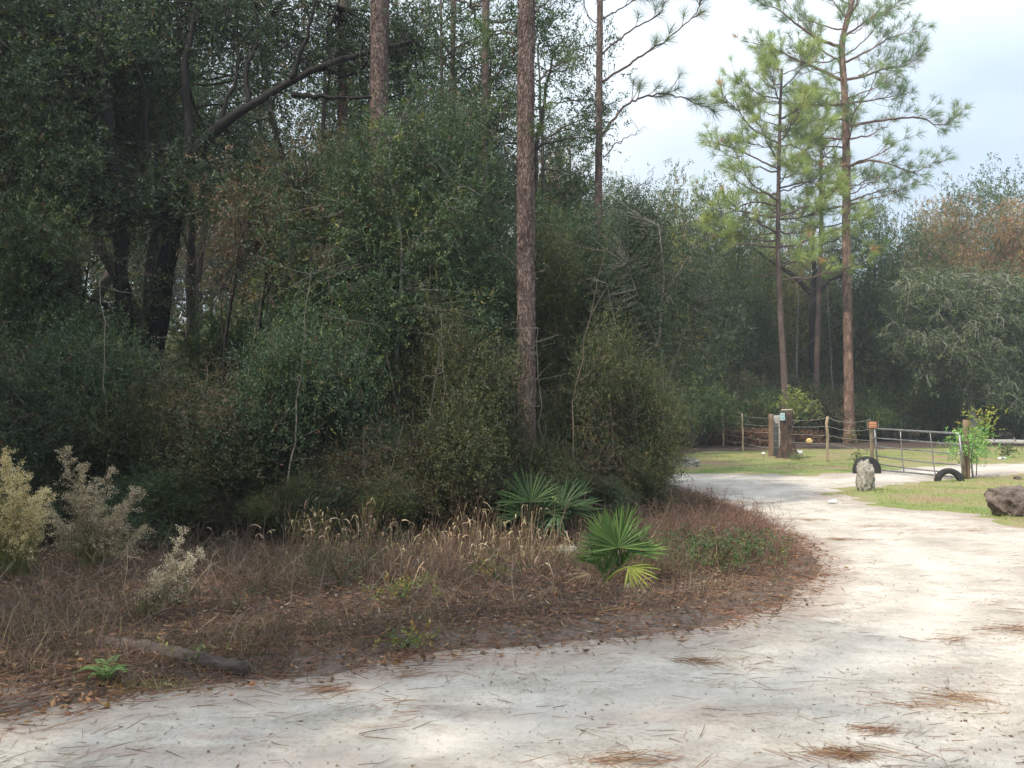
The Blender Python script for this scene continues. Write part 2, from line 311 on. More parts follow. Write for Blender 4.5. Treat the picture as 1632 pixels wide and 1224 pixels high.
def sand_mat():
    m, n, out = mat('white_sand'); lk = n.links.new
    t = n.nodes.new('ShaderNodeTexCoord')
    def nz(s, d=6, st=(1, 1, 1), ro=0.65):
        mp_ = n.nodes.new('ShaderNodeMapping'); mp_.inputs['Scale'].default_value = st; lk(t.outputs['Object'], mp_.inputs[0])
        k = n.nodes.new('ShaderNodeTexNoise'); k.inputs['Scale'].default_value = s; k.inputs['Detail'].default_value = d; k.inputs['Roughness'].default_value = ro
        lk(mp_.outputs[0], k.inputs[0]); return k.outputs[0]
    def ramp(src, *st):
        r = n.nodes.new('ShaderNodeValToRGB'); e = r.color_ramp.elements
        while len(e) < len(st): e.new(0.5)
        for a, (p_, c) in zip(e, st): a.position = p_; a.color = (*c, 1)
        lk(src, r.inputs[0]); return r.outputs[0]
    def mix(f, a, b, blend='MIX'):
        k = n.nodes.new('ShaderNodeMix'); k.data_type = 'RGBA'; k.blend_type = blend
        for s_, i in ((f, 0), (a, 6), (b, 7)):
            if isinstance(s_, (tuple, float, int)): k.inputs[i].default_value = s_
            else: lk(s_, k.inputs[i])
        return k.outputs[2]
    base = ramp(nz(0.8, 7), (0.32, (0.45, 0.40, 0.345)), (0.5, (0.56, 0.51, 0.45)), (0.68, (0.68, 0.63, 0.56)))
    grey = ramp(nz(2.6, 10, (0.7, 1.3, 1), 0.8), (0.45, (1, 1, 1)), (0.62, (0.68, 0.665, 0.635)))
    c = mix(0.8, base, grey, 'MULTIPLY')
    pink = ramp(nz(1.2, 8, (0.35, 1.4, 1), 0.7), (0.53, (0, 0, 0)), (0.68, (1, 1, 1)))
    c = mix(pink, c, (0.40, 0.315, 0.27, 1))
    fine = ramp(nz(28, 9, (1, 1, 1), .8), (0.36, (0.68, 0.65, 0.61)), (0.5, (1, 1, 1)))
    c = mix(1.0, c, fine, 'MULTIPLY')
    at_ = n.nodes.new('ShaderNodeAttribute'); at_.attribute_name = 'Col'; sx = n.nodes.new('ShaderNodeSeparateColor'); lk(at_.outputs[0], sx.inputs[0])
    ad = n.nodes.new('ShaderNodeMath'); ad.operation = 'MULTIPLY_ADD'; lk(nz(5), ad.inputs[0]); ad.inputs[1].default_value = -0.16; lk(sx.outputs[1], ad.inputs[2])
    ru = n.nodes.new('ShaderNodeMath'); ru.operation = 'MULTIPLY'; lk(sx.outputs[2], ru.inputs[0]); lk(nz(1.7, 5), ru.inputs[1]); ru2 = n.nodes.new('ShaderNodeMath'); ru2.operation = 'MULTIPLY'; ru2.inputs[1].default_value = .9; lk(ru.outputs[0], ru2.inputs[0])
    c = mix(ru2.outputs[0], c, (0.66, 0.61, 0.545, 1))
    e = ramp(ad.outputs[0], (0.0, (0.6, 0.6, 0.6)), (0.05, (0, 0, 0)))
    c = mix(e, c, (0.36, 0.29, 0.25, 1))
    p = n.nodes.new('ShaderNodeBsdfPrincipled'); p.inputs['Roughness'].default_value = 0.95; p.inputs['Specular IOR Level'].default_value = 0.15; lk(c, p.inputs[0])
    b = n.nodes.new('ShaderNodeBump'); b.inputs['Strength'].default_value = 1.0; b.inputs['Distance'].default_value = 0.03; lk(nz(9, 9), b.inputs['Height']); lk(b.outputs[0], p.inputs['Normal'])
    lk(p.outputs[0], out.inputs[0]); return m
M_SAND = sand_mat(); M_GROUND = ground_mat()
M_LAWN = noise_mat('short_grass_soil', [(0.34, (0.28, 0.18, 0.12)), (0.43, (0.27, 0.22, 0.12)), (0.51, (0.22, 0.24, 0.085)), (0.62, (0.14, 0.19, 0.05))], 0.55, 10, 0.95, 0.5, 30, (1, 1, 1))
xs = axis(-400, 400, -8, 11, 0.10); ys = axis(-10, 1500, 3.5, 12, 0.08, 1.02)
sheet('ground', axis(-1500, 1500, -8, 11, 0.10), ys, zground, M_GROUND)
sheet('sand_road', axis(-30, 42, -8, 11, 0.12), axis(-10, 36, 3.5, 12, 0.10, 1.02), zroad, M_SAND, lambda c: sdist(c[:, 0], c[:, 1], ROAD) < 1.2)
sheet('lawn', axis(2, 62, 3, 22, 0.14), axis(9, 52, 12, 30, 0.14), zlawn, M_LAWN, lambda c: sdist(c[:, 0], c[:, 1], LAWN) < 2.0)

# ------------------------------------------------------------------ broadleaf plants
DG = [(0.030, 0.055, 0.028), (0.045, 0.075, 0.040), (0.060, 0.095, 0.055), (0.085, 0.12, 0.05), (0.16, 0.17, 0.05), (0.13, 0.08, 0.05)]
P_EVER = (DG, [5, 6, 5, 2.2, 0.35, 0.5])
P_BACKG = ([(0.055, 0.085, 0.04), (0.075, 0.11, 0.05), (0.10, 0.14, 0.06), (0.14, 0.16, 0.06), (0.2, 0.17, 0.08)], [5, 6, 4, 2, .6])
P_BACKD = ([(.17, .13, .09), (.22, .17, .11), (.09, .11, .055), (.08, .095, .05)], [4, 3, 4, 3])
P_OLIVE = ([(0.042, 0.055, 0.024), (0.062, 0.078, 0.034), (0.088, 0.102, 0.045), (0.13, 0.13, 0.05), (0.12, 0.085, 0.055)], [5, 6, 4, 1.4, .6])
P_BLUE = ([(0.035, 0.058, 0.034), (0.05, 0.08, 0.048), (0.075, 0.105, 0.065), (0.09, 0.125, 0.055), (0.15, 0.09, 0.06)], [5, 6, 4, 1, 0.4])
P_LIGHT = ([(0.06, 0.10, 0.045), (0.085, 0.13, 0.05), (0.12, 0.16, 0.06), (0.20, 0.20, 0.06)], [4, 5, 3, 0.8])
P_RUST = ([(0.31, 0.175, 0.11), (0.36, 0.23, 0.14), (0.24, 0.16, 0.11), (0.15, 0.16, 0.08), (0.38, 0.28, 0.13)], [4, 4, 4, 4, 1])
P_DUN = ([(0.11, 0.075, 0.05), (0.15, 0.11, 0.07), (0.06, 0.08, 0.045), (0.05, 0.07, 0.04)], [4, 3, 4, 3])
P_YEL = ([(0.22, 0.20, 0.05), (0.13, 0.16, 0.05), (0.28, 0.19, 0.06), (0.08, 0.11, 0.045)], [3, 4, 1.5, 3])
def sprigs(mb, rg, P, D, n_leaf, slen, Ln, Wd, palette, up=0.6):
    """leaves set alternately along short twigs that start at P and run along D"""
    n = len(P); D = nrm(D); k = n_leaf
    t = (np.arange(k) + 0.5) / k
    pos = P[:, None] + D[:, None] * (t[None, :, None] * slen)
    s = nrm(np.cross(D, nrm(rg.randn(n, 3)))); sg = np.where(np.arange(k) % 2, 1, -1)[None, :, None]
    d = D[:, None] * 0.7 + s[:, None] * sg * 0.9 + rg.randn(n, k, 3) * 0.35
    d[:, -1] = D + rg.randn(n, 3) * 0.2
    nv = np.array([0, 0, up]) + rg.randn(n, k, 3) * 0.55
    m = n * k; c = pal(rg, n, *palette, var=0.15); c = np.repeat(c, k, 0) * (1 + 0.25 * (rg.rand(m, 1) * 2 - 1))
    sz = 0.7 + 0.6 * rg.rand(m)
    leaves(mb, pos.reshape(m, 3), d.reshape(m, 3), nv.reshape(m, 3), Ln * sz, Wd * sz, c, 0.05)
def plant(seed, stems, centre, rad, nblob, ntar, nspr, leaf=(0.055, 0.022), palette=P_EVER, name='crown', slen=0.16, spread=0.16, trad=0.06,
          blobr=0.33, mt=None, ml=None, twig=0.006, nleaf=7, shell=0.5, sides=7, height_frac=(0.15, 0.8), seg=6, twist=0.1):
    """stems: list of polylines (object space). Returns (trunk mesh with limbs and twigs, crown mesh)."""
    rg = np.random.RandomState(seed); c = np.array(centre, float); r = np.array(rad, float)
    tb = MB(); lb = MB(); anchors = []; arad = []
    for st in stems:
        P = spline(st, 14); P[1:-1] += rg.randn(12, 3) * twist * trad * 1.2
        rr = trad * (1 - 0.8 * np.linspace(0, 1, 14) ** 0.9); rr[0] *= 1.35; rr[1] *= 1.12
        tube(tb, P, rr, sides, rough=0.10, rg=rg)
        a, b = int(14 * height_frac[0]), max(int(14 * height_frac[1]), 2)
        anchors.append(P[a:]); arad.append(rr[a:])
    A = np.concatenate(anchors); AR = np.concatenate(arad)
    u = nrm(rg.randn(nblob, 3)); B = c + u * (rg.rand(nblob, 1) ** shell) * r * (1 - blobr * 0.7)
    # limbs to the blobs
    lp = [A]; lr = [AR]
    for b in B:
        dd = np.linalg.norm(A - b, axis=1) + np.maximum(0, A[:, 2] - b[2]) * 0.8; i = int(np.argmin(dd)); a = A[i]
        ctl = (a + b) / 2 + np.array([0, 0, 0.12 * np.linalg.norm(b - a)]) + rg.randn(3) * 0.06 * np.linalg.norm(b - a)
        Q = bez(a, ctl, b, seg); Q[1:-1] += rg.randn(seg - 2, 3) * 0.03 * np.linalg.norm(b - a)
        r0 = min(AR[i] * 0.6, 0.012 + 0.022 * np.linalg.norm(b - a)); q = np.linspace(r0, twig * 1.6, seg)
        tube(tb, Q, q, 5, cap=False); lp.append(Q[1:]); lr.append(q[1:])
    LP = np.concatenate(lp)
    bi = rg.randint(0, nblob, ntar); T = B[bi] + nrm(rg.randn(ntar, 3)) * (rg.rand(ntar, 1) ** 0.5) * r * blobr
    keep = T[:, 2] > 0.08; T = T[keep]
    for t in T[: len(T)]:
        i = int(np.argmin(((LP - t) ** 2).sum(1))); a = LP[i]
        ctl = (a + t) / 2 + rg.randn(3) * 0.08 * np.linalg.norm(t - a)
        tube(tb, bez(a, ctl, t, 4), np.linspace(twig, twig * 0.4, 4), 3, cap=False)
    n = len(T) * nspr; O = np.repeat(T, nspr, 0) + rg.randn(n, 3) * spread
    D = nrm((O - c) / r) * 0.5 + rg.randn(n, 3) * 0.6 + np.array([0, 0, 0.15]); k = O[:, 2] > 0.05
    sprigs(lb, rg, O[k], D[k], nleaf, slen, leaf[0], leaf[1], palette)
    return tb.mesh(name + '_trunk', mt or M_BARK, True), lb.mesh(name + '_leaves', ml or M_LEAF)
def put(name, cat, label, meshes, loc, rz=0, sc=1.0, group=None, z=None, parts=('trunk', 'crown')):
    x, y = loc[0], loc[1]; z = zz(x, y) - 0.03 if z is None else z
    t = thing(name, label, cat, (x, y, z), rz, group, sc)
    for nme, me in zip(parts, meshes): obj(nme, me, t)
    return t
def px_x(px, Y): return at(px, 612, Y)[0]

# prototypes
def stems_bush(rg, n, h, r):
    return [[(rg.uniform(-.1, .1), rg.uniform(-.1, .1), 0), (r * .3 * math.cos(a), r * .3 * math.sin(a), h * .45), (r * .5 * math.cos(a + .3), r * .5 * math.sin(a + .3), h * .85)] for a in [i * 2 * PI / n + rg.uniform(0, .6) for i in range(n)]]
q = random.Random(5)
SHRUB = [plant(10 + i, stems_bush(q, 5, 2.5, 1.2), (0, 0, 1.25), (1.4, 1.1, [1.35, 1.5, 1.3, 1.4][i]), [15, 13, 13, 14][i], [430, 360, 330, 420][i], [20, 19, 17, 22][i], [(0.038, 0.014), (.046, .016), (.030, .012), (.034, .014)][i], [P_EVER, P_BLUE, P_DUN, P_OLIVE][i], 'shrub', 0.14, 0.14, 0.03, [.32, .28, .3, .3][i]) for i in range(4)]
SMALL = [plant(20 + i, [[(0, 0, 0), (0.15, 0, 2), (-0.1, 0.1, 4.6)], [(0.1, 0, 0), (0.7, 0.1, 1.8), (0.9, -0.1, 3.7)]], (0.1, 0, 3.0), (1.75, 1.5, 2.75), 26, 760, 19, (0.043, 0.016), [P_EVER, P_BLUE, P_OLIVE][i], 'small_tree', 0.16, 0.17, 0.05, 0.23) for i in range(3)]
CANOPY = [plant(30 + i, [[(0, 0, 0), (0.2, 0.1, 3), (0.0, 0.3, 6), (-0.3, 0.1, 8.6)], [(0.1, 0.1, 2.5), (1.2, 0, 5), (1.8, 0.4, 7.6)]], (0.2, 0.1, 7.2), (3.2, 2.8, 2.9), 34, 470, 13, (0.065, 0.026), [P_EVER, P_BLUE][i], 'canopy', 0.18, 0.24, 0.15, 0.22, shell=0.45) for i in range(2)]
BACK = [plant(40 + i, [[(0, 0, 0), (0.3, 0.1, 4), (0.0, 0.3, 8), (-0.3, 0.1, 11)], [(0.1, 0.1, 3), (2, 0, 6), (2.6, 0.4, 9)]], (0.2, 0.1, 7.0), (4.2, 3.6, 6.2), 46, 520, 12, (0.13, 0.06), [P_BACKG, P_YEL, P_RUST, P_BACKD][i], 'back_tree', 0.34, 0.42, 0.2, 0.24, ml=M_BACK, nleaf=7) for i in range(4)]
THICK = [plant(50 + i, stems_bush(q, 4, 2.6, 1.6), (0, 0, 1.5), (2.0, 1.8, 1.6), 26, 260, 10, (0.085, 0.036), [P_BACKG, P_BACKD, P_LIGHT][i], 'thicket', 0.24, 0.24, 0.04, 0.32, ml=M_FAR) for i in range(3)]
print('protos')

# --- front shrubs of the left wood: (px, Y, height scale, width scale, variant, label)
FRONT = [
 (-70, 9.7, 1.05, 1.0, 3, 'low dark evergreen shrub behind the pale sunlit dog fennel'),
 (70, 9.9, .85, .9, 1, 'green shrub directly behind the broad grey dog fennel'),
 (160, 10.7, 1.15, 0.95, 0, 'evergreen shrub below the two dark leaning oak trunks'),
 (265, 9.9, .72, .85, 3, 'olive shrub just behind the small whitish dog fennel'),
 (335, 10.6, 1.0, 1.0, 2, 'twiggy brownish shrub between the small dog fennel and the oak trunks'),
 (450, 10.3, .82, .9, 1, 'shrub below the pair of thin dark stems in the wood'),
 (535, 10.6, 1.25, .9, 0, 'dense evergreen shrub behind the thin tan grass stalks'),
 (610, 10.0, .7, .75, 2, 'brownish twiggy shrub behind the left end of the curled dry grass'),
 (690, 10.5, 1.1, .95, 3, 'olive shrub with small leaves behind the curled dry grass'),
 (822, 10.55, .60, .62, 3, 'low olive shrub hiding the foot of the thickest pine trunk'),
 (775, 11.9, 1.2, 0.8, 1, 'shrub left of the foot of the thickest pine trunk'),
 (915, 12.0, .95, .9, 2, 'brownish twiggy shrub right behind the drooping dark palmetto'),
 (975, 12.2, 1.15, 0.85, 3, 'olive shrub behind the bright fan palmetto'),
 (1000, 13.0, 0.85, 0.8, 2, 'loose brownish shrub beside the thin grey stem at the tip of the wood'),
 (1022, 13.8, 0.42, 0.45, 1, 'low loose shrub at the right tip of the wood beside the sand'),
]
for px, Y, hs, ws, v, lb in FRONT:
    put('evergreen_shrub', 'shrub', lb, SHRUB[v], (px_x(px, Y), Y), px * 0.7, (ws, ws, hs), 'shrubs along the front of the wood', z=zz(px_x(px, Y), Y) - .14)
rq = random.Random(21)
for i in range(26):
    px = -20 + i * 40.5 + rq.uniform(-18, 18); 
    Y = float(np.interp(px, [0, 500, 800, 950, 1090], [9.3, 9.7, 10.2, 10.9, 12.6])) + rq.uniform(-.25, .5); k = rq.uniform(.22, .42)
    put('low_shrub', 'shrub', 'knee high bushy growth along the foot of the evergreen wall behind the dry verge', SHRUB[rq.choice([0, 2, 3, 2, 1])], (px_x(px, Y), Y), rq.uniform(0, 6), (k * 1.4, k * 1.2, k), 'low growth along the foot of the evergreen wall', z=zz(px_x(px, Y), Y) - .06)
# --- small trees that close the wall above the shrubs
MID = [
 (868, 14.2, 1.05, 0.85, 2, 'olive small tree close behind the thickest pine trunk on its right'),
 (590, 13.0, 1.0, 0.85, 0, 'small evergreen tree in front of the second thickest pine trunk'),
 (560, 11.9, 1.0, 0.95, 0, 'small leafy tree left of the big pine with a lighter green crown'),
 (660, 12.6, 1.12, 1.0, 1, 'small evergreen tree rising between the rough pine trunks'),
 (745, 13.4, 1.05, 0.95, 2, 'small evergreen tree touching the thickest pine trunk on its left'),
 (905, 14.8, 1.0, 1.0, 0, 'small evergreen tree just right of the thickest pine trunk'),
 (965, 15.6, 1.05, 0.9, 1, 'bluish small leaved tree behind the bright fan palmetto'),
 (980, 17.5, 1.12, 0.85, 2, 'loose crowned small tree at the right end of the wood'),
 (500, 13.2, 1.0, 1.0, 1, 'small tree filling the wood under the long arching oak limb'),
 (20, 12.0, 1.05, 1.1, 0, 'small evergreen tree at the far left of the wood'),
]
for px, Y, hs, ws, v, lb in MID:
    put('small_evergreen_tree', 'tree', lb, SMALL[v], (px_x(px, Y), Y), px * 1.3, (ws, ws, hs), 'small trees in the wall of the wood')
# --- taller canopy trees over and behind them
TALL = [(-40, 13.5, 1.0, 0), (95, 15.5, 1.1, 1), (250, 17.0, 1.1, 0), (-190, 15, 1.1, 1), (120, 21, 1.25, 0), (640, 19.5, 0.95, 0), (300, 25, 1.3, 1), (430, 21, 1.1, 0), (840, 22.0, 0.92, 1), (-350, 11, 1.0, 0), (-500, 16, 1.2, 0)]
for i, (px, Y, s, v) in enumerate(TALL):
    put('laurel_oak', 'tree', 'tall dark leafy oak standing deep in the left wood', CANOPY[v], (px_x(px, Y), Y), i * 1.9, s, 'tall oaks deep in the left wood')
# trees outside the frame on the left that shade the verge and the sand
SHADE = [plant(75, [[(0, 0, 0), (0.2, 0.1, 3), (0.0, 0.3, 6), (-0.3, 0.1, 8.6)]], (0.2, 0.1, 6.6), (3.4, 3.2, 3.0), 40, 330, 10, (0.10, 0.05), P_EVER, 'shade_oak', 0.22, 0.26, 0.14, 0.2, nleaf=6)]
for i, (x, y, s) in enumerate([(-10.5, 6.5, 0.95), (-9.5, 1.8, 0.85), (-15.5, 3.5, 1.1), (-14, -2, 1.0), (-8.5, -3.5, 0.85), (-4.5, -6, .85), (-9.5, -8.5, 1.1), (-1, -9.5, .9), (-5.2, .6, .95), (-1.8, -3.6, 1.0), (3.2, -4.8, .85), (-7.5, 4.2, .8)]):
    put('laurel_oak', 'tree', 'roadside oak beyond the left edge of the view that shades the sand', SHADE[0], (x, y), i * 2.3, s, 'roadside oaks left of the view')
# --- thicket inside the wood
rq = random.Random(8)
for i in range(34):
    Y = rq.uniform(17, 36); px = rq.uniform(-60, 885)
    put('understory_bush', 'bush', 'dim leafy bush among the trunks deep in the left wood', THICK[rq.choice([0, 1, 1, 2])], (px_x(px, Y), Y), rq.uniform(0, 6), rq.uniform(0.9, 1.6), 'bushes deep inside the left wood')
# --- back wood: rows of trees beyond the clearing and behind the left wood
def back(px, Y, top_px, v, lb=None, grp=None, w=1.0, name='background_tree'):
    h = (at(px, top_px, Y)[2]) / 13.0
    return put(name, 'tree', lb or ['dense evergreen tree in the wood behind the clearing', 'yellow green tree in the wood behind the clearing', 'rust leaved tree in the wood behind the clearing', 'dun half bare tree in the wood behind the clearing'][v], BACK[v], (px_x(px, Y), Y), rq.uniform(0, 6), (h * w, h * w, h), grp or ['evergreen trees behind the clearing', 'yellow green trees behind the clearing', 'rust leaved trees behind the clearing', 'dun trees behind the clearing'][v])
for px, Y, tp, v, w in [(975, 30, 290, 0, .65), (930, 27, 330, 0, .75), (1090, 42, 275, 0, .75), (1030, 38, 262, 1, .7), (1130, 43, 290, 0, .8), (1180, 47, 325, 0, .8), (1235, 50, 350, 1, .8), (1300, 52, 365, 3, .9), (1350, 49, 335, 0, .75),
                        (1400, 52, 312, 0, .75), (1440, 47, 340, 0, .75), (1470, 52, 325, 2, .75), (1525, 49, 318, 2, .8), (1585, 50, 335, 2, .8), (1640, 50, 325, 2, .8), (1575, 48, 470, 0, .9), (1650, 46, 440, 0, .9), (1720, 50, 360, 0, .9),
                        (1500, 66, 290, 0, .9), (1600, 68, 255, 0, .9), (1660, 64, 262, 0, .9), (1210, 62, 300, 0, .8), (1280, 66, 310, 0, .8), (880, 44, 260, 2, .7), (905, 40, 235, 2, .6), (960, 46, 285, 0, .8), (1100, 58, 300, 1, .8),
                        (60, 38, 60, 1, .8), (330, 44, 200, 3, .8), (480, 42, 235, 1, .8), (600, 46, 150, 1, .8), (720, 40, 200, 3, .8), (800, 48, 200, 0, .8), (200, 50, 70, 0, .8), (-60, 46, 40, 0, .8), (420, 60, 250, 0, .9), (560, 58, 240, 3, .9), (680, 62, 210, 0, .9)]:
    back(px, Y, tp, v, w=w)
for i, (px, Y, s, v) in enumerate([(1085, 41, 1.0, 2), (1120, 40, 1.0, 0), (1160, 42, 1.15, 1), (1200, 43, 1.0, 0), (1300, 45, 1.1, 0), (1335, 46, .9, 1), (1385, 47, 1.0, 0), (1440, 46, 1.2, 0), (1500, 45.5, 1.0, 0), (1560, 46, 1.2, 0), (1620, 45, 1.1, 0), (1680, 45, 1.1, 0), (1180, 50, 1.3, 0), (1250, 51, 1.4, 0), (1400, 53, 1.4, 0), (1520, 53, 1.4, 0), (1640, 54, 1.4, 0)]):
    put('woodland_bush', 'bush', 'bushy growth along the foot of the wood behind the clearing', THICK[v], (px_x(px, Y), Y), i * 1.7, s, 'bushes along the foot of the far wood')
for i, (px, Y, s, v, lb) in enumerate([(1108, 37, 1.15, 2, 'light green bush at the left end of the wire fence'), (1150, 41.5, .8, 1, 'dun grassy bush behind the first thin fence posts'), (1195, 42, 1.0, 2, 'light green bush behind the brush heaps left of the stumps'), (1320, 44, .9, 1, 'dun bush left of the foot of the tallest pine'), (1225, 47, 1.6, 1, 'tall dun bush between the two rough pine trunks of the far wood'), (1385, 44.5, .8, 2, 'light green bush right of the foot of the tallest pine')]):
    put('woodland_bush', 'bush', lb, THICK[v], (px_x(px, Y), Y), i * 1.3, s)
for i, (px, Y, r0, lean) in enumerate([(1175, 45, .09, 12), (1205, 48, .07, -8), (1268, 46, .08, 6), (1330, 47, .07, -10), (1372, 49, .10, 8), (1420, 48, .08, 10), (1130, 41, .07, -10)]):
    tb = MB(); b_ = np.array([px_x(px, Y), Y, 0]); b_[2] = zz(b_[0], b_[1]); rg = np.random.RandomState(i)
    Q = spline([np.zeros(3), np.array([lean / F * Y * .3, 0, 3.0]), np.array([lean / F * Y, 0, 8.5])], 16); Q[1:] += rg.randn(15, 3) * .03; tube(tb, Q, np.linspace(r0, .03, 16), 7)
    for k in range(9):
        j = rg.randint(5, 16); e = Q[j] + np.array([rg.randn(), rg.randn() * .5, rg.uniform(.3, 1)]) * 1.1; tube(tb, bez(Q[j], (Q[j] + e) / 2 + rg.randn(3) * .1, e, 5), np.linspace(.025, .008, 5), 4)
    tag(obj('slender_tree', tb.mesh('slender_tree', M_GREYBARK, True), None, b_), 'slender bare grey stem standing at the front of the far wood', 'tree', 'slender bare stems along the front of the far wood')
# one mass of far wood behind everything
mb = MB(); rg = np.random.RandomState(99); n = 60000
px = rg.uniform(-200, 1850, n); Y = rg.uniform(70, 95, n); X = (px - 816) / F * Y
top = 9.5 + 3 * vnoise(X, Y, 6, 5) + 1.5 * vnoise(X, Y, 2.2, 6)
Z = rg.rand(n) ** 0.8 * top
P = np.stack([X, Y, Z], 1); leaves(mb, P, rg.randn(n, 3), rg.randn(n, 3), 0.75, 0.5, pal(rg, n, DG[:4] + [(0.14, 0.11, 0.06)], [4, 5, 4, 3, 1.5]))
tag(obj('far_woods', mb.mesh('far_woods', M_FAR)), 'far off wood closing the view behind all the trees', 'woods', kind='stuff')
print('woods')

# ------------------------------------------------------------------ hero oaks of the left wood
def relpath(pts, Y, base, dY=None):
    out = []
    for i, p in enumerate(pts):
        y = Y + (0 if dY is None else dY[i]); out.append(at(p[0], p[1], y) - base)
    return out
def basept(px, Y):
    x = px_x(px, Y); return np.array([x, Y, zz(x, Y) - 0.05])
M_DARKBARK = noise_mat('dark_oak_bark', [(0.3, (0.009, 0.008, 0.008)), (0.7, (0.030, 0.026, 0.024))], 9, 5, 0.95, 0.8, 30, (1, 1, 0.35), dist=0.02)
def hero_oak():
    Y = 12.9; b = basept(238, Y); rg = np.random.RandomState(3); tb = MB()
    main = relpath([(236, 830), (244, 600), (262, 450), (278, 350), (300, 262), (345, 205), (400, 168), (465, 128), (535, 98), (592, 82), (655, 68)], Y, b)
    P = spline(main, 40); P += rg.randn(*P.shape) * 0.012; rr = np.interp(np.linspace(0, 1, 40), [0, .08, .35, .5, .6, 1], [.20, .15, .125, .085, .06, .03]); tube(tb, P, rr, 12, rough=0.1, rg=rg)
    LP = [P[12:]]
    for pts, r0, dy in [([(300, 262), (302, 200), (296, 110), (310, 10), (300, -80)], .10, .3), ([(465, 150), (505, 154), (570, 157), (640, 150)], .05, -.1), ([(283, 330), (262, 265), (215, 230), (170, 215)], .05, .2), ([(270, 300), (235, 235), (232, 150), (200, 60)], .05, -.2),
                        ([(400, 168), (392, 120), (410, 60), (400, -20)], .05, .3), ([(465, 128), (480, 80), (500, 20), (520, -50)], .045, -.3), ([(535, 98), (520, 60), (540, 0)], .03, .2), ([(345, 205), (380, 100), (360, 0)], .04, .4), ([(500, 110), (560, 118), (600, 90), (660, 70)], .03, .4),
                        ([(430, 150), (440, 200), (470, 230)], .02, -.3), ([(500, 112), (450, 60), (430, 20)], .025, .3)]:
        Q = spline(relpath(pts, Y, b, [dy * k / (len(pts) - 1) for k in range(len(pts))]), 14); Q += rg.randn(*Q.shape) * 0.015
        tube(tb, Q, np.linspace(r0, 0.012, 14), 7, rough=.08, rg=rg); LP.append(Q[3:])
    LP = np.concatenate(LP); lb = MB()
    # crown tufts placed on twigs that leave those limbs
    T = []
    for cx, cy_, sx, sy, n in [(120, 60, 130, 90, 230), (300, 20, 120, 60, 160), (200, 150, 90, 70, 90), (560, 60, 110, 50, 60), (420, 70, 90, 70, 30), (480, 0, 100, 40, 60), (350, 250, 60, 40, 30), (640, 110, 60, 60, 40), (590, 85, 50, 35, 26), (500, 95, 50, 40, 16), (640, 70, 40, 40, 20)]:
        for _ in range(n): T.append(at(rg.normal(cx, sx * .55), rg.normal(cy_, sy * .55), Y + .15 + abs(rg.normal(0.1, 1.0))) - b)
    for cx, cy_, sx, sy, n in [(290, 300, 70, 60, 34), (215, 330, 50, 60, 26), (250, 470, 30, 40, 8)]:
        for _ in range(n): T.append(at(rg.normal(cx, sx * .55), rg.normal(cy_, sy * .55), Y - .1 - abs(rg.normal(0, .4))) - b)
    T = np.array(T)
    for t in T:
        i = int(np.argmin(((LP - t) ** 2).sum(1))); a = LP[i]; ln = np.linalg.norm(t - a)
        tube(tb, bez(a, (a + t) / 2 + rg.randn(3) * .1 * ln, t, 5), np.linspace(.008 + .006 * ln, .003, 5), 4, cap=False)
    n = len(T) * 15; O = np.repeat(T, 15, 0) + rg.randn(n, 3) * .17
    sprigs(lb, rg, O, rg.randn(n, 3) * .7 + np.array([0, 0, .1]), 7, .16, .058, .023, P_BLUE)
    t = thing('live_oak', 'big dark oak whose thick limb arches up to the right across the pine trunks', 'tree', b)
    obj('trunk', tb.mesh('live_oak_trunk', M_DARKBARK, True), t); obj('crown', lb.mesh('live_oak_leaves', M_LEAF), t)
hero_oak()
def stem_tree(name, label, cat, Y, base_px, limbs, tufts, palette, bark, seed, leaf=(.056, .022), nspr=13, group=None, sides=9):
    """limbs: (pixel polyline, r0, r1, depth drift); tufts: (px, py, spread px, spread py, n, dY)"""
    b = basept(base_px, Y); rg = np.random.RandomState(seed); tb = MB(); lb = MB(); LP = []
    for pts, r0, r1, dy in limbs:
        k = max(8, 5 * len(pts)); Q = spline(relpath(pts, Y, b, [dy * j / max(len(pts) - 1, 1) for j in range(len(pts))]), k); Q[1:] += rg.randn(k - 1, 3) * min(r0 * .12, .02)
        tube(tb, Q, np.linspace(r0, r1, k), sides, rough=.08, rg=rg); LP.append(Q[1:])
    t = thing(name, label, cat, b, group=group); LP = np.concatenate(LP)
    if tufts:
        T = []
        for cx, cy_, sx, sy, n, dy in tufts:
            for _ in range(n): T.append(at(rg.normal(cx, sx * .55), rg.normal(cy_, sy * .55), Y + rg.normal(dy, .5)) - b)
        T = np.array(T); T = T[T[:, 2] > .1]
        for p in T:
            i = int(np.argmin(((LP - p) ** 2).sum(1))); a = LP[i]; ln = np.linalg.norm(p - a)
            tube(tb, bez(a, (a + p) / 2 + rg.randn(3) * .1 * ln, p, 4), np.linspace(.005 + .004 * ln, .002, 4), 3, cap=False)
        n = len(T) * nspr; sprigs(lb, rg, np.repeat(T, nspr, 0) + rg.randn(n, 3) * .16, rg.randn(n, 3) * .7 + np.array([0, 0, .1]), 7, .16, leaf[0], leaf[1], palette)
        obj('crown', lb.mesh(name + '_leaves', M_LEAF), t)
    obj('trunk', tb.mesh(name + '_trunk', bark, True), t)
    return t
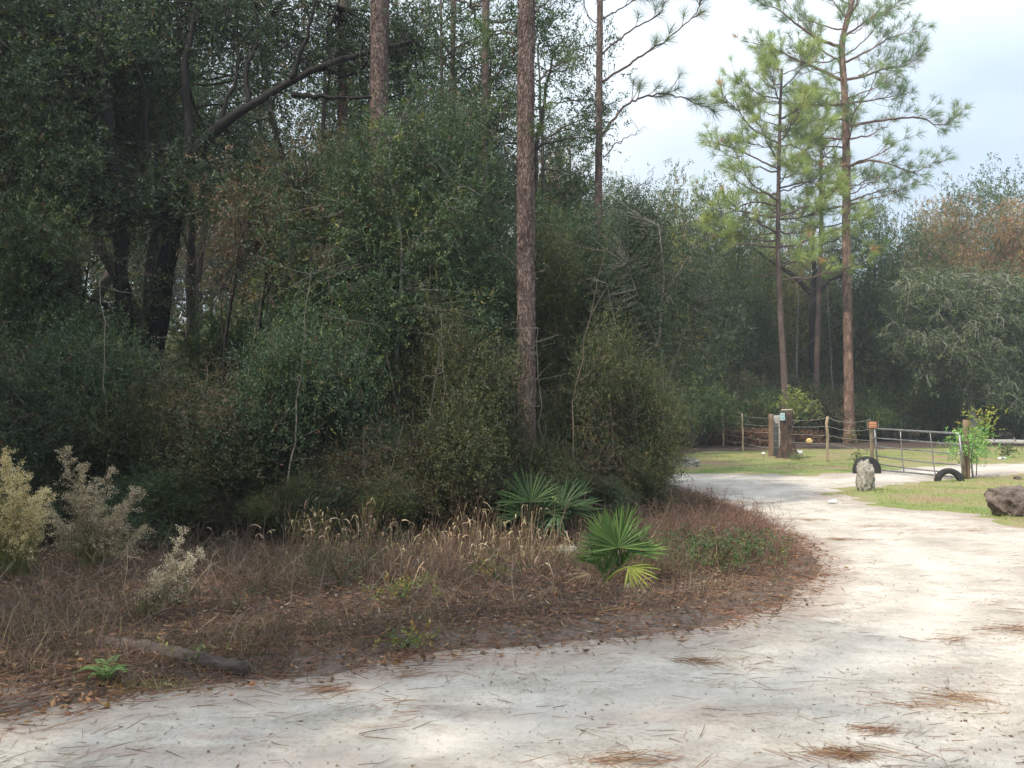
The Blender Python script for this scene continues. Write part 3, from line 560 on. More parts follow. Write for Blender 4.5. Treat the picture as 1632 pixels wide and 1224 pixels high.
stem_tree('oak_tree', 'straight dark oak trunk left of the big arching oak, with a low bent side limb', 'tree', 12.5, 196, [([(198, 840), (200, 640), (196, 500), (192, 400), (182, 300), (172, 200), (165, 90), (150, -40)], .14, .06, 0), ([(196, 545), (182, 505), (165, 485), (145, 478)], .05, .02, -.3), ([(190, 380), (215, 290), (240, 240)], .04, .015, -.2)],
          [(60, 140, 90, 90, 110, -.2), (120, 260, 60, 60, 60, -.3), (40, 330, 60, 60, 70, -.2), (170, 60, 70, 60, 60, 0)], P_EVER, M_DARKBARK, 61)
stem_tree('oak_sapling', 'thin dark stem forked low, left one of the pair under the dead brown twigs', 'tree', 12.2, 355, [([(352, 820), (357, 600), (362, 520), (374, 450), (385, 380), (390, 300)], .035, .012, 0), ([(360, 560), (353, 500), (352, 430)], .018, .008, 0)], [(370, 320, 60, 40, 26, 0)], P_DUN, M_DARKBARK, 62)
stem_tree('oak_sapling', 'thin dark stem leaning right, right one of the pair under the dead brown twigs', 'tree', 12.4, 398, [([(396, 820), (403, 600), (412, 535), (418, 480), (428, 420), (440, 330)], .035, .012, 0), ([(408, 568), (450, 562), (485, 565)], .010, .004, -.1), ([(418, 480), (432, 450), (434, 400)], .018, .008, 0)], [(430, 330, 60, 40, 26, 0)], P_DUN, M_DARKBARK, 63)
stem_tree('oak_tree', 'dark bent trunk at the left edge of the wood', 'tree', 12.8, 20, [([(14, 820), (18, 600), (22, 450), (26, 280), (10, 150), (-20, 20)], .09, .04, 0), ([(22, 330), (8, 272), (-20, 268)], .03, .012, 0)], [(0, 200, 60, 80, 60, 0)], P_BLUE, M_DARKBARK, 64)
stem_tree('small_leaved_tree', 'small tree with a thin pale grey stem at the right tip of the wood', 'tree', 14.4, 1050, [([(1046, 800), (1048, 740), (1045, 700), (1053, 655), (1056, 600), (1052, 520), (1058, 440), (1050, 360)], .042, .012, .3), ([(1054, 640), (1080, 560), (1110, 480)], .02, .006, 0), ([(1054, 560), (1020, 480), (1000, 420)], .02, .006, 0), ([(1054, 480), (1090, 420), (1110, 380)], .015, .006, .2)],
          [(1060, 480, 75, 110, 150, .2), (1000, 450, 80, 90, 80, .3), (1120, 500, 45, 70, 60, .2), (1030, 620, 60, 60, 40, .3), (1070, 600, 40, 45, 20, .1), (985, 350, 60, 40, 30, .5)], ([(.05, .08, .055), (.07, .105, .07), (.10, .13, .085), (.12, .12, .07)], [4, 5, 3, .6]), M_GREYBARK, 65, (.046, .018), 12)
stem_tree('leafy_branches', 'light green young tree whose leaves overlap the second rough pine trunk', 'tree', 11.3, 640, [([(640, 850), (632, 600), (640, 400), (620, 260), (640, 190)], .03, .01, 0), ([(635, 480), (580, 380), (560, 330)], .015, .005, 0), ([(635, 420), (700, 340), (730, 300)], .015, .005, 0)],
          [(560, 330, 70, 60, 55, 0), (640, 220, 60, 55, 50, 0), (690, 330, 70, 60, 60, 0), (620, 440, 90, 70, 60, 0), (520, 470, 70, 70, 40, -.2), (740, 480, 60, 60, 30, 0)], ([(.05, .085, .045), (.07, .11, .055), (.10, .14, .06), (.17, .17, .05)], [4, 5, 3, .5]), M_GREYBARK, 66, (.055, .02), 9)
stem_tree('small_leaved_tree', 'dun twiggy tree with few leaves right of the pair of thin dark stems', 'tree', 11.9, 470, [([(468, 840), (474, 600), (480, 480), (470, 380), (480, 300)], .03, .01, 0), ([(474, 560), (500, 480), (520, 420)], .012, .004, 0), ([(474, 470), (440, 400), (400, 350)], .012, .004, 0)],
          [(400, 400, 60, 50, 26, 0), (480, 400, 60, 60, 30, 0), (350, 420, 50, 50, 18, 0), (520, 340, 70, 50, 40, 0), (480, 260, 80, 40, 40, .3)], P_DUN, M_DARKBARK, 67, (.05, .018), 8)
THIN = [plant(70 + i, [[(0, 0, 0), (0.15, 0.1, 3), (0.0, 0.2, 6), (-0.2, 0.1, 8.8)], [(0, 0, 4.5), (.8, 0, 6.2), (1.3, .3, 8)]], (0.2, 0.1, 7.2), (2.6, 2.2, 2.6), 26, 260, 11, (0.065, 0.026), P_EVER, 'thin_oak', 0.18, 0.2, 0.09, 0.17) for i in range(2)]
for px, Y, s, v, lb in [(720, 16.5, 1.12, 0, 'thin crowned oak with sky showing through, between the second and the thickest pine trunk'), (850, 19.0, 1.12, 1, 'thin crowned oak spreading its leaves right of the thickest pine trunk against the sky'),
                        (500, 17.5, 1.15, 1, 'thin crowned oak against the sky above the arching limb'), (650, 21, 1.35, 0, 'tall open oak behind the two thin pine stems')]:
    put('open_crowned_oak', 'tree', lb, THIN[v], (px_x(px, Y), Y), px * .9, s, 'open crowned oaks against the sky')

# ------------------------------------------------------------------ pines
GN = [(0.055, 0.095, 0.04), (0.08, 0.13, 0.05), (0.11, 0.16, 0.06), (0.16, 0.17, 0.07)]
P_PINE = (GN, [4, 5, 3, 1]); P_PINE_L = ([(0.19, 0.25, 0.08), (0.26, 0.32, 0.11), (0.33, 0.38, 0.14), (0.42, 0.22, 0.10)], [4, 5, 4, .2]); P_PINE_M = ([(0.13, 0.20, 0.09), (0.18, 0.26, 0.11), (0.25, 0.32, 0.14), (0.40, 0.22, 0.10)], [4, 5, 3, .15])
def tufts(lb, rg, P, D, n, Ln, wd, palette, spread=.55, droop=.12):
    D = nrm(D); m = len(P) * n; Pn = np.repeat(P, n, 0); Dn = np.repeat(D, n, 0)
    o = Pn - Dn * (rg.rand(m, 1) * .5 * Ln); d = Dn * .55 + nrm(rg.randn(m, 3)) * spread
    c = np.repeat(pal(rg, len(P), *palette, var=.15), n, 0) * (1 + .2 * (rg.rand(m, 1) * 2 - 1))
    needles(lb, o, d, Ln * (.75 + .4 * rg.rand(m)), wd, c, rg, droop)
def pine(label, Y, trunk, r0, r1, bark, seed, branches=(), auto=None, tuft=(46, .30, .005), palette=P_PINE, group=None, name='pine_tree', dead=(), top_y=None):
    b = basept(trunk[0][0], Y); b[:2] = at(trunk[0][0], trunk[0][1], Y)[:2]; b[2] = zz(b[0], b[1]) - .05
    rg = np.random.RandomState(seed); tb = MB(); lb = MB()
    pts = relpath(trunk, Y, b); pts = [np.array([pts[0][0], pts[0][1], 0])] + pts[1:]
    Q = spline(pts, 60); rr = np.interp(np.linspace(0, 1, 60), [0, .03, .1, 1], [r0 * 1.45, r0 * 1.15, r0, r1]); tube(tb, Q, rr, 16, rough=.045, rg=rg)
    if r0 > .12:                              # loose bark plates standing off the trunk
        n = int(900 * (r0 / .15)); k = rg.randint(0, 59, n); u = rg.rand(n, 1); c = Q[k] * (1 - u) + Q[k + 1] * u; th = rg.rand(n) * 2 * PI
        o = np.stack([np.cos(th), np.sin(th), np.zeros(n)], 1); rad = rr[k][:, None]
        s = np.stack([-np.sin(th), np.cos(th), np.zeros(n)], 1); w = rad * rg.uniform(.12, .3, (n, 1)); h = rg.uniform(.02, .07, (n, 1)) * (r0 / .15); up = np.array([0, 0, 1.0]); e = rg.uniform(.995, 1.07, (n, 1)); e2 = rg.uniform(.97, 1.06, (n, 1))
        v = np.stack([c + o * rad * e - s * w - up * h * .9, c + o * rad * e2 + s * w * .9 - up * h, c + o * rad * e + s * w + up * h, c + o * rad * e2 - s * w * .8 + up * h * .8], 1); tb.add(v, q=np.arange(4 * n).reshape(-1, 4))
    TP, TD = [], []
    def sub(Qb, r, nsub, ll, tip=True):
        n = len(Qb); Tn = nrm(np.gradient(Qb, axis=0))
        for j in range(nsub):
            i = int(n * rg.uniform(.35, .97)); a = Qb[i]; d = Tn[i] * .7 + nrm(rg.randn(3)) * .6 + np.array([0, 0, .25]); d /= np.linalg.norm(d)
            l = ll * rg.uniform(.4, 1.1) * (1.2 - .5 * i / n); e = a + d * l; c = a + d * l * .5 - np.array([0, 0, .08 * l])
            tube(tb, bez(a, c, e + np.array([0, 0, .12 * l]), 5), np.linspace(r * .5, .006, 5), 4, cap=False); TP.append(e + np.array([0, 0, .12 * l])); TD.append(d + np.array([0, 0, .3]))
        if tip: TP.append(Qb[-1]); TD.append(Tn[-1])
    for br in branches:
        pts, r, nsub, ll, dy = br; m = len(pts)
        Qb = spline(relpath(pts, Y, b, [dy * j / (m - 1) for j in range(m)]), 5 * m); Qb[1:] += rg.randn(5 * m - 1, 3) * .012
        tube(tb, Qb, np.linspace(r, .007, 5 * m), 6); sub(Qb, .02, nsub, ll)
    for pts, r, dy in dead:
        m = len(pts); Qb = spline(relpath(pts, Y, b, [dy * j / (m - 1) for j in range(m)]), 5 * m); Qb[1:] += rg.randn(5 * m - 1, 3) * .02
        tube(tb, Qb, np.linspace(r, .004, 5 * m), 5)
        for j in range(3):
            i = rg.randint(m, 5 * m - 1); e = Qb[i] + rg.randn(3) * .22 + np.array([0, 0, .1]); tube(tb, bez(Qb[i], (Qb[i] + e) / 2 + rg.randn(3) * .03, e, 4), np.linspace(.006, .003, 4), 3)
    if auto:
        z0, z1, nb, l0, l1, nsub, ll = auto
        zs = np.linspace(z0, z1, nb) + rg.uniform(-.2, .2, nb)
        for j, z in enumerate(zs):
            i = int(np.argmin(abs(Q[:, 2] - z))); a = Q[i]; f = (z - z0) / (z1 - z0); l = (l0 * (1 - f) + l1 * f) * rg.uniform(.6, 1.15); th = j * 2.4 + rg.uniform(-.4, .4)
            o = np.array([math.cos(th), math.sin(th), 0]); rise = rg.uniform(.0, .35) + .5 * f
            e = a + o * l + np.array([0, 0, rise * l]); c = a + o * l * .55 + np.array([0, 0, rise * l * .15])
            Qb = bez(a, c, e, 12); Qb[1:] += rg.randn(11, 3) * .02 * l ** .5; r = .014 + .012 * l
            tube(tb, Qb, np.linspace(r, .01, 12), 5, cap=False); sub(Qb, .02, nsub, ll)
    t = thing(name, label, 'pine tree', b, group=group)
    obj('trunk', tb.mesh('pine_trunk', bark, True), t)
    if TP:
        n, Ln, wd = tuft; tufts(lb, rg, np.array(TP), np.array(TD), n, Ln, wd, palette); obj('crown', lb.mesh('pine_crown', M_NEEDLE), t)
    return t
pine('thickest pine trunk with rough plated bark in the middle of the view', 11.2, [(840, 826), (839, 640), (838, 400), (838, 150), (840, -60)], .126, .110, M_PINE, 1,
     branches=[([(850, 150), (868, 165), (872, 190), (858, 205)], .008, 2, .15, -.2), ([(838, 60), (800, 50), (770, 62)], .01, 3, .3, .3), ([(855, 130), (880, 110), (905, 90)], .012, 3, .3, .3)], dead=[([(840, 262), (820, 255), (795, 262)], .006, -.2), ([(845, 20), (885, 5), (900, -20)], .01, .2)])
pine('second thickest rough pine trunk, its foot hidden by green leaves', 12.9, [(600, 830), (602, 500), (604, 200), (606, -60)], .152, .138, M_PINE, 2, dead=[([(608, 30), (650, 20), (690, 40)], .01, .3)])
pine('narrower pine trunk just left of the second thickest one, crossing the arching oak limb', 14.0, [(548, 830), (547, 500), (546, 200), (546, -60)], .098, .082, M_PINE, 3, dead=[([(548, 200), (520, 180), (505, 150)], .008, .3)])
pine('slender dark pine stem between the second and the thickest pine trunks', 17.5, [(719, 800), (719, 400), (720, 200), (724, -60)], .062, .052, M_PINE, 4, auto=(6.2, 9.5, 9, 1.5, 1.2, 7, .45), tuft=(40, .24, .005))
pine('dark pine stem just left of the thickest pine trunk', 16.8, [(770, 800), (771, 400), (773, 200), (775, -60)], .092, .07, M_PINE, 5, auto=(5.9, 9.8, 10, 1.5, 1.4, 7, .45), tuft=(40, .24, .005))
pine('young pine standing alone against the sky with long bare arms and starry needle tufts', 17.6, [(953, 800), (953, 500), (954, 300), (955, 130), (957, -60)], .088, .062, M_PINE, 6,
     branches=[([(960, 130), (996, 107), (1024, 88), (1051, 70), (1085, 45), (1112, 18), (1116, -10)], .028, 11, .42, -.5), ([(960, 214), (989, 176), (1015, 158), (1059, 149), (1100, 160), (1140, 178)], .032, 16, .5, .4),
               ([(961, 85), (1007, 48), (1051, 22), (1064, -10)], .024, 8, .42, .4), ([(959, 30), (990, 14), (1030, -10)], .02, 6, .4, -.3), ([(954, 40), (935, 20), (928, -20)], .015, 3, .3, .3)],
     dead=[([(961, 250), (985, 228), (1008, 216), (1029, 202)], .016, -.3), ([(949, 129), (934, 107), (934, 70)], .012, .3), ([(950, 85), (930, 62), (915, 40)], .012, -.3), ([(958, 344), (1000, 312), (1033, 287), (1044, 262)], .014, .3), ([(950, 55), (934, 22), (925, -5)], .01, .2)], tuft=(70, .34, .004))
BY = 43.0
pine('tallest pine with a reddish sunlit trunk and wide flat crown beyond the wire fence', BY, [(1354, 708), (1352, 560), (1349, 400), (1349, 260), (1346, 150), (1342, 75), (1352, 25), (1368, -30)], .235, .10, M_PINE_R, 7,
     branches=[([(1341, 75), (1304, 62), (1267, 37), (1240, 15), (1216, 7)], .09, 34, 1.2, -1.5), ([(1342, 128), (1300, 108), (1262, 92), (1230, 76), (1188, 66)], .09, 38, 1.2, 1.0), ([(1345, 128), (1375, 122), (1410, 110), (1445, 104), (1468, 84)], .08, 40, 1.2, -1.0),
               ([(1345, 166), (1310, 168), (1270, 166), (1225, 162), (1195, 168)], .08, 36, 1.1, -1.5), ([(1350, 202), (1380, 196), (1420, 190), (1465, 188), (1500, 200), (1528, 182)], .09, 44, 1.2, 1.0), ([(1355, 264), (1385, 256), (1420, 262), (1455, 274), (1492, 258)], .07, 34, 1.1, -1.0),
               ([(1342, 60), (1365, 45), (1395, 25), (1440, 5)], .08, 34, 1.2, 1.5), ([(1350, 30), (1330, 5), (1315, -20)], .06, 26, 1.2, .5), ([(1368, -10), (1400, -15), (1440, -22)], .06, 22, 1.2, 0), ([(1348, 190), (1300, 192), (1262, 210)], .06, 28, 1.1, 1.5), ([(1348, 235), (1312, 232), (1280, 220)], .05, 24, 1.1, -1.0),
               ([(1356, 320), (1390, 308), (1420, 300), (1440, 310)], .05, 24, 1.0, 1.0), ([(1350, 300), (1320, 290), (1290, 300)], .05, 26, 1.0, .5), ([(1345, 100), (1385, 80), (1420, 60), (1460, 50)], .07, 34, 1.2, .5), ([(1344, 100), (1310, 80), (1290, 50)], .06, 28, 1.2, 0), ([(1350, 165), (1400, 158), (1440, 150)], .06, 30, 1.1, 0)],
     dead=[([(1356, 300), (1385, 292), (1400, 300)], .03, .5), ([(1350, 390), (1375, 380), (1390, 370)], .02, .5)], auto=(12.0, 22.5, 26, 3.6, 2.6, 12, 1.1), tuft=(38, .46, .011), palette=P_PINE_M)
pine('pine with a yellow green crown and a thin dark trunk left of the tallest pine', 40.0, [(1252, 698), (1250, 600), (1244, 500), (1240, 400), (1241, 280), (1243, 190), (1246, 110)], .16, .05, M_PINE, 8,
     branches=[([(1243, 330), (1200, 322), (1160, 340), (1128, 352)], .05, 34, 1.1, -1.0), ([(1242, 270), (1200, 250), (1165, 235), (1130, 225)], .05, 34, 1.1, .8), ([(1242, 300), (1290, 290), (1330, 305)], .05, 34, 1.1, -.8), ([(1242, 350), (1285, 345), (1320, 332)], .05, 34, 1.1, .5), ([(1243, 230), (1200, 205), (1170, 170), (1150, 160)], .05, 32, 1.1, 0), ([(1244, 190), (1280, 170), (1310, 165)], .05, 28, 1.0, .5), ([(1241, 370), (1200, 375), (1170, 378)], .04, 26, 1.0, .2)],
     auto=(8.0, 18.0, 36, 4.0, 1.4, 18, 1.15), tuft=(38, .46, .012), palette=P_PINE_L)
pine('slim pine between the yellow green pine and the tallest pine, its bare trunk grey', 45.0, [(1302, 690), (1302, 600), (1305, 480), (1309, 360), (1308, 300), (1309, 200)], .165, .06, M_PINE, 9, auto=(10.0, 17.6, 28, 3.3, 1.2, 14, 1.0), tuft=(34, .44, .011), palette=P_PINE_L)
pine('small pine seen low between the oak foliage and the lone young pine', 33, [(905, 690), (906, 500), (908, 330), (909, 240)], .10, .03, M_PINE, 10, auto=(6, 11.6, 16, 1.8, .6, 10, .7), tuft=(36, .34, .008))
# dark forked oak behind the pines
stem_tree('forked_oak', 'dark crooked oak forking low behind the slim pine', 'tree', 47, 1296, [([(1298, 690), (1297, 600), (1296, 490), (1294, 465)], .30, .2, 0), ([(1294, 470), (1270, 445), (1245, 425), (1222, 412), (1200, 395)], .16, .06, 0), ([(1295, 470), (1298, 430), (1294, 400), (1300, 360)], .16, .06, 0), ([(1297, 480), (1320, 450), (1350, 435)], .1, .04, .5)], None, P_YEL, M_DARKBARK, 68)
print('pines')

# ------------------------------------------------------------------ drooping grey green oak on the right
def weeping_oak():
    Y = 42.5; b = basept(1545, Y); rg = np.random.RandomState(12); tb = MB(); lb = MB(); wood = MB()
    limbs = []
    for pts in [[(1548, 700), (1550, 620), (1545, 540), (1530, 470)], [(1548, 600), (1500, 530), (1465, 480), (1430, 450)], [(1546, 560), (1580, 500), (1600, 465)], [(1545, 560), (1500, 490), (1495, 450)], [(1550, 620), (1490, 560), (1430, 540)], [(1540, 540), (1560, 480), (1575, 450)], [(1550, 600), (1600, 540), (1630, 520)]]:
        Q = spline(relpath(pts, Y, b, [rg.uniform(-2.2, .3) * k / 3 for k in range(len(pts))]), 16); Q[1:] += rg.randn(15, 3) * .06; tube(tb, Q, np.linspace(.2, .05, 16), 7); limbs.append(Q[4:])
    LP = np.concatenate(limbs); TP = []; TD = []
    for _ in range(200):
        a = LP[rg.randint(len(LP))]; d = nrm(np.array([rg.randn(), rg.randn() * .8 - .7, rg.uniform(-.1, .9)])); l = rg.uniform(1.0, 2.6)
        e = a + d * l - np.array([0, 0, .4 * l]); Q = bez(a, a + d * l * .6 + np.array([0, 0, .25]), e, 9); Q[1:-1] += rg.randn(7, 3) * .07
        tube(tb, Q, np.linspace(.035, .012, 9), 4, cap=False)
        for i in range(3, 9):
            for _k in range(3):
                d2 = nrm(rg.randn(3) * .7 + np.array([0, 0, -.35])); l2 = rg.uniform(.3, .7); P2 = bez(Q[i], Q[i] + d2 * l2 * .5 + rg.randn(3) * .06, Q[i] + d2 * l2 - np.array([0, 0, .15]), 4); tube(tb, P2, np.linspace(.014, .007, 4), 3, cap=False)
                TP += [P2[2], P2[3]]; TD += [d2, d2]
    TP = np.repeat(np.array(TP), 2, 0); TD = np.repeat(np.array(TD), 2, 0); TP = TP + rg.randn(*TP.shape) * .12; k = TP[:, 2] > .3
    sprigs(lb, rg, TP[k], TD[k] + rg.randn(k.sum(), 3) * .5, 5, .3, .13, .05, ([(.10, .14, .07), (.15, .19, .10), (.055, .085, .04), (.22, .25, .13)], [4, 3, 5, 1]))
    t = thing('mossy_oak', 'wide oak with pale grey green drooping mossy branches behind the gate', 'tree', b)
    obj('trunk', tb.mesh('mossy_oak_branches', noise_mat('lichen_bark', [(.3, (.16, .16, .13)), (.7, (.34, .35, .28))], 6, 4), True), t); obj('crown', lb.mesh('mossy_oak_leaves', M_FAR), t)
weeping_oak()

# ------------------------------------------------------------------ stones, stumps, tyres, gate, fence
from mathutils import noise as mn
def rock(name, label, loc, size, seed, m, rough=.18, pits=.1, rz=0, res=44, squash=0.25, shear=(0, 0)):
    u = np.linspace(0, PI, res); v = np.linspace(0, 2 * PI, res * 2, endpoint=False); V = []
    for a in u:
        for b_ in v:
            p = Vector((math.sin(a) * math.cos(b_), math.sin(a) * math.sin(b_), math.cos(a)))
            s = Vector((seed * 7.1, seed * 3.3, 0)); c = mn.cell_vector(p * 1.6 + s); k = 1 + rough * 1.6 * mn.noise(p * 1.5 + s) + rough * .9 * mn.noise(p * 3.5 + s) + pits * (mn.noise(p * 9 + s) - .7 * abs(mn.noise(p * 16 + s))) + pits * .35 * mn.noise(p * 32 + s)
            q_ = Vector([math.copysign(abs(t) ** (1 - squash), t) for t in p]) * k
            z = q_.z * size[2] / 2; V.append((q_.x * size[0] / 2 + shear[0] * z, q_.y * size[1] / 2 + shear[1] * z, z + size[2] * .42))
    n2 = res * 2; i = np.arange(res - 1)[:, None] * n2; j = np.arange(n2)[None]; jn = (j + 1) % n2
    mb = MB(); mb.add(V, q=np.stack([i + j, i + n2 + j, i + n2 + jn, i + jn], -1).reshape(-1, 4)); o = obj(name, mb.mesh(name, m, True), None, loc, rz); return tag(o, label, 'rock')
M_LIME = noise_mat('pitted_limestone', [(.28, (.10, .085, .065)), (.42, (.26, .24, .20)), (.6, (.46, .44, .40)), (.75, (.24, .23, .15))], 6, 8, .95, 1.0, 22, dist=.04)
M_ROCK = noise_mat('dark_weathered_rock', [(.3, (.06, .045, .04)), (.5, (.15, .12, .105)), (.66, (.25, .21, .19)), (.8, (.38, .35, .32))], 7, 8, .95, 1.0, 22, dist=.04)
def gl(px, py, dz=0.0): g = G(px, py); return (g[0], g[1], zz(g[0], g[1]) + dz)
rock('limestone_boulder', 'upright pale pitted limestone boulder in front of the left tyre', gl(1380, 785, -.06), (.30, .30, .66), 1, M_LIME, .24, .16, squash=.22)
rock('boulder', 'large dark brown boulder on the grass at the right edge', gl(1630, 824, -.10), (.90, .72, .58), 5, M_ROCK, .22, .10, .2, shear=(-.15, 0))
rock('flat_rock', 'flat pale grey rock on the grass left of the fence', gl(1094, 746, -.05), (.72, .5, .30), 3, M_LIME, .2, .12)
rock('brown_rock', 'brown rock half hidden by the right tip of the wood', gl(1062, 742, -.04), (.6, .45, .42), 4, M_ROCK, .2, .12)
rock('small_grey_rock', 'small pale rock in the litter left of the bright fan palmetto', gl(902, 898, -.02), (.22, .16, .12), 6, M_LIME, .2, .1, res=22)
rock('small_dark_rock', 'small dark stone on the grass behind the large brown boulder', gl(1622, 768, -.01), (.16, .14, .1), 7, M_ROCK, .2, .1, res=20)

M_RUB = noise_mat('tyre_rubber', [(.3, (.018, .018, .02)), (.7, (.04, .04, .042))], 20, 3, .75, .3, 60)
def tyre(label, px, py, Y, Ro=.325, Ri=.185, w=.2, rz=0, sink=0.0, tilt=0):
    mb = MB(); n = 96; prof = [(Ri, -w * .36), (Ri + .012, -w * .42), ((Ri + Ro) / 2, -w * .5), (Ro - .03, -w * .47), (Ro - .006, -w * .38), (Ro, -w * .2), (Ro, w * .2), (Ro - .006, w * .38), (Ro - .03, w * .47), ((Ri + Ro) / 2, w * .5), (Ri + .012, w * .42), (Ri, w * .36), (Ri + .03, w * .3), (Ro - .03, w * .3), (Ro - .03, -w * .3), (Ri + .03, -w * .3)]
    V = []
    for i in range(n):
        a = 2 * PI * i / n; g = -.009 if i % 2 else 0
        for k, (r, y) in enumerate(prof):
            rr_ = r + (g if 3 <= k <= 8 else 0); V.append((rr_ * math.cos(a), y, rr_ * math.sin(a)))
    m = len(prof); i = np.arange(n)[:, None] * m; i2 = (np.arange(n)[:, None] + 1) % n * m; j = np.arange(m)[None]; jn = (j + 1) % m
    mb.add(V, q=np.stack([i + j, i + jn, i2 + jn, i2 + j], -1).reshape(-1, 4))
    x = px_x(px, Y); o = obj('tyre', mb.mesh('tyre', M_RUB), None, (x, Y, zz(x, Y) + sink)); o.rotation_euler = (tilt, 0, rz); return tag(o, label, 'tyre', 'tyres half buried at the gate')
tyre('half buried black tyre behind the upright limestone boulder', 1379.5, 750, 22.4, Ro=.37, sink=.08, rz=.12)
tyre('half buried black tyre at the free end of the metal gate', 1510, 766, 19.55, Ro=.315, sink=-.01, rz=-.2, tilt=-.06)

M_GALV = noise_mat('galvanised_pipe', [(.35, (.17, .17, .175)), (.55, (.30, .305, .31)), (.7, (.20, .155, .12))], 5, 4, .45, .1, 40, metal=.6, spec=.5)
M_POST = noise_mat('weathered_post', [(.3, (.20, .15, .10)), (.6, (.38, .30, .21)), (.8, (.45, .40, .33))], 8, 5, .9, .6, 40, (1, 1, .2))
M_POSTD = noise_mat('brown_post', [(.3, (.13, .085, .055)), (.7, (.26, .18, .12))], 8, 5, .9, .6, 40, (1, 1, .2))
M_WIRE = noise_mat('fence_wire', [(.4, (.30, .29, .28)), (.6, (.45, .43, .42))], 5, 2, .6, .0, 10, metal=.3)
def gate():
    YL, YR = 22.9, 20.1
    left = [(1394, 683), (1394, 698), (1396, 712), (1396, 726), (1398, 739), (1400, 750)]; right = [(1529, 691), (1531, 708.5), (1532, 724), (1533, 741), (1534, 754), (1535, 766)]
    A = [at(*p, YL) for p in left]; B = [at(*p, YR) for p in right]; b = np.array([A[5][0], A[5][1], zz(A[5][0], A[5][1])])
    A = [a - b for a in A]; B = [c - b for c in B]
    for k in range(6):
        if A[k][2] < .06: A[k][2] = .06
        if B[k][2] < .06: B[k][2] = .06
    t = thing('metal_gate', 'galvanised tube farm gate closed across the sand track', 'gate', b)
    for k in range(6):
        mb = MB(); P = np.array([A[k] * (1 - s) + B[k] * s for s in np.linspace(0, 1, 12)])
        if k in (3, 4): P[:, 2] -= .03 * np.sin(np.linspace(0, PI, 12))
        tube(mb, P, .024 if k in (0, 5) else .019, 10); obj('rail', mb.mesh('rail', M_GALV, True), t)
    mb = MB(); tube(mb, np.array([A[0], A[2], A[5]]), .026, 10); obj('end_post', mb.mesh('end_post', M_GALV, True), t)
    mb = MB(); tube(mb, np.array([B[0] + (0, 0, -.02), B[2], B[5]]), .026, 10); obj('end_post', mb.mesh('end_post', M_GALV, True), t)
    for f0, f1 in ((.33, .33), (.68, .70)):
        mb = MB(); tube(mb, np.array([A[k] * (1 - f) + B[k] * f + np.array([0, -.012, 0]) for k, f in zip(range(6), np.linspace(f0, f1, 6))]), .014, 8); obj('upright', mb.mesh('upright', M_GALV, True), t)
    for z in (A[1], A[4]):
        mb = MB(); boxes(mb, z + np.array([-.04, -.01, 0]), (.09, .03, .04)); obj('hinge', mb.mesh('hinge', M_GALV), t)
gate()
def post(name, label, px, py0, py1, w, m, Y=None, cat='post', group=None, lean=0, square=False):
    g = G(px, py1) if Y is None else np.array([px_x(px, Y), Y, 0]); x, y = g[0], g[1]; z = zz(x, y); top = at(px + lean, py0, y)[2]
    mb = MB(); rg = np.random.RandomState(int(px)); h = top - z + .1; dx = lean / F * y
    P = np.array([[dx * s, 0, -.1 + h * s] for s in np.linspace(0, 1, 9)]); P[1:-1, :2] += rg.randn(7, 2) * .004
    tube(mb, P, w / 2 * np.linspace(1.06, .97, 9), 4 if square else 10, rough=.04, rg=rg)
    o = obj(name, mb.mesh(name, m, not square), None, (x, y, z)); return o
tag(post('gate_post', '', 1388, 671, 751, .10, M_POST, 23.0), 'grey wooden post carrying the hinges of the metal gate', 'post')
tag(post('gate_post', '', 1541, 669, 765, .14, M_POSTD), 'thick brown wooden post at the free end of the metal gate', 'post')
def fence():
    cols = [(1128, 656, 708, .08), (1153, 657, 716, .09), (1184, 659, 722, .07), (1319, 664, 738, .09)]
    base = G(1319, 738); base[2] = zz(base[0], base[1])
    t = thing('wire_fence', 'sagging wire fence on thin wooden posts left of the gate', 'fence', base); tops = []
    for px, p0, p1, w in cols:
        g = G(px, p1); z = zz(g[0], g[1]); top = at(px, p0, g[1])[2]; mb = MB(); rg = np.random.RandomState(px); P = np.array([[g[0] + rg.uniform(-.03, .03) * s, g[1], z - .1 + (top - z + .1) * s] for s in np.linspace(0, 1, 8)]) - base
        tube(mb, P, w / 2, 8, rough=.06, rg=rg); obj('post', mb.mesh('post', M_POST, True), t); tops.append(np.array([g[0], g[1], z]))
    S = G(1247, 731); hp = np.array([px_x(1386, 23.0), 23.0, zz(px_x(1386, 23.0), 23.0)]); S[2] = zz(S[0], S[1])
    L0 = G(1085, 706); L0[2] = zz(L0[0], L0[1])
    line = [L0] + tops[:3] + [S, tops[3], hp]; rg = np.random.RandomState(2)
    for k, hh in enumerate((1.42, 1.12, .84, .58, .34)):
        mb = MB(); P = []
        for i in range(len(line) - 1):
            a = line[i] + np.array([0, -.05, hh * (1 if i else .95)]); c = line[i + 1] + np.array([0, -.05, hh]); sag = rg.uniform(.01, .07) + (.10 if (k == 0 and i >= 4) else 0)
            for s in np.linspace(0, 1, 14)[: (14 if i == len(line) - 2 else 13)]: P.append(a * (1 - s) + c * s - np.array([0, 0, sag * 4 * s * (1 - s)]) + np.array([0, 0, rg.randn() * .008]))
        tube(mb, np.array(P) - base, .0065, 5); obj('wire', mb.mesh('wire', M_WIRE, True), t)
fence()
tag(post('metal_stake', '', 1612, 662, 704, .035, M_WIRE), 'thin grey stake standing in front of the far wood right of the sapling', 'stake')
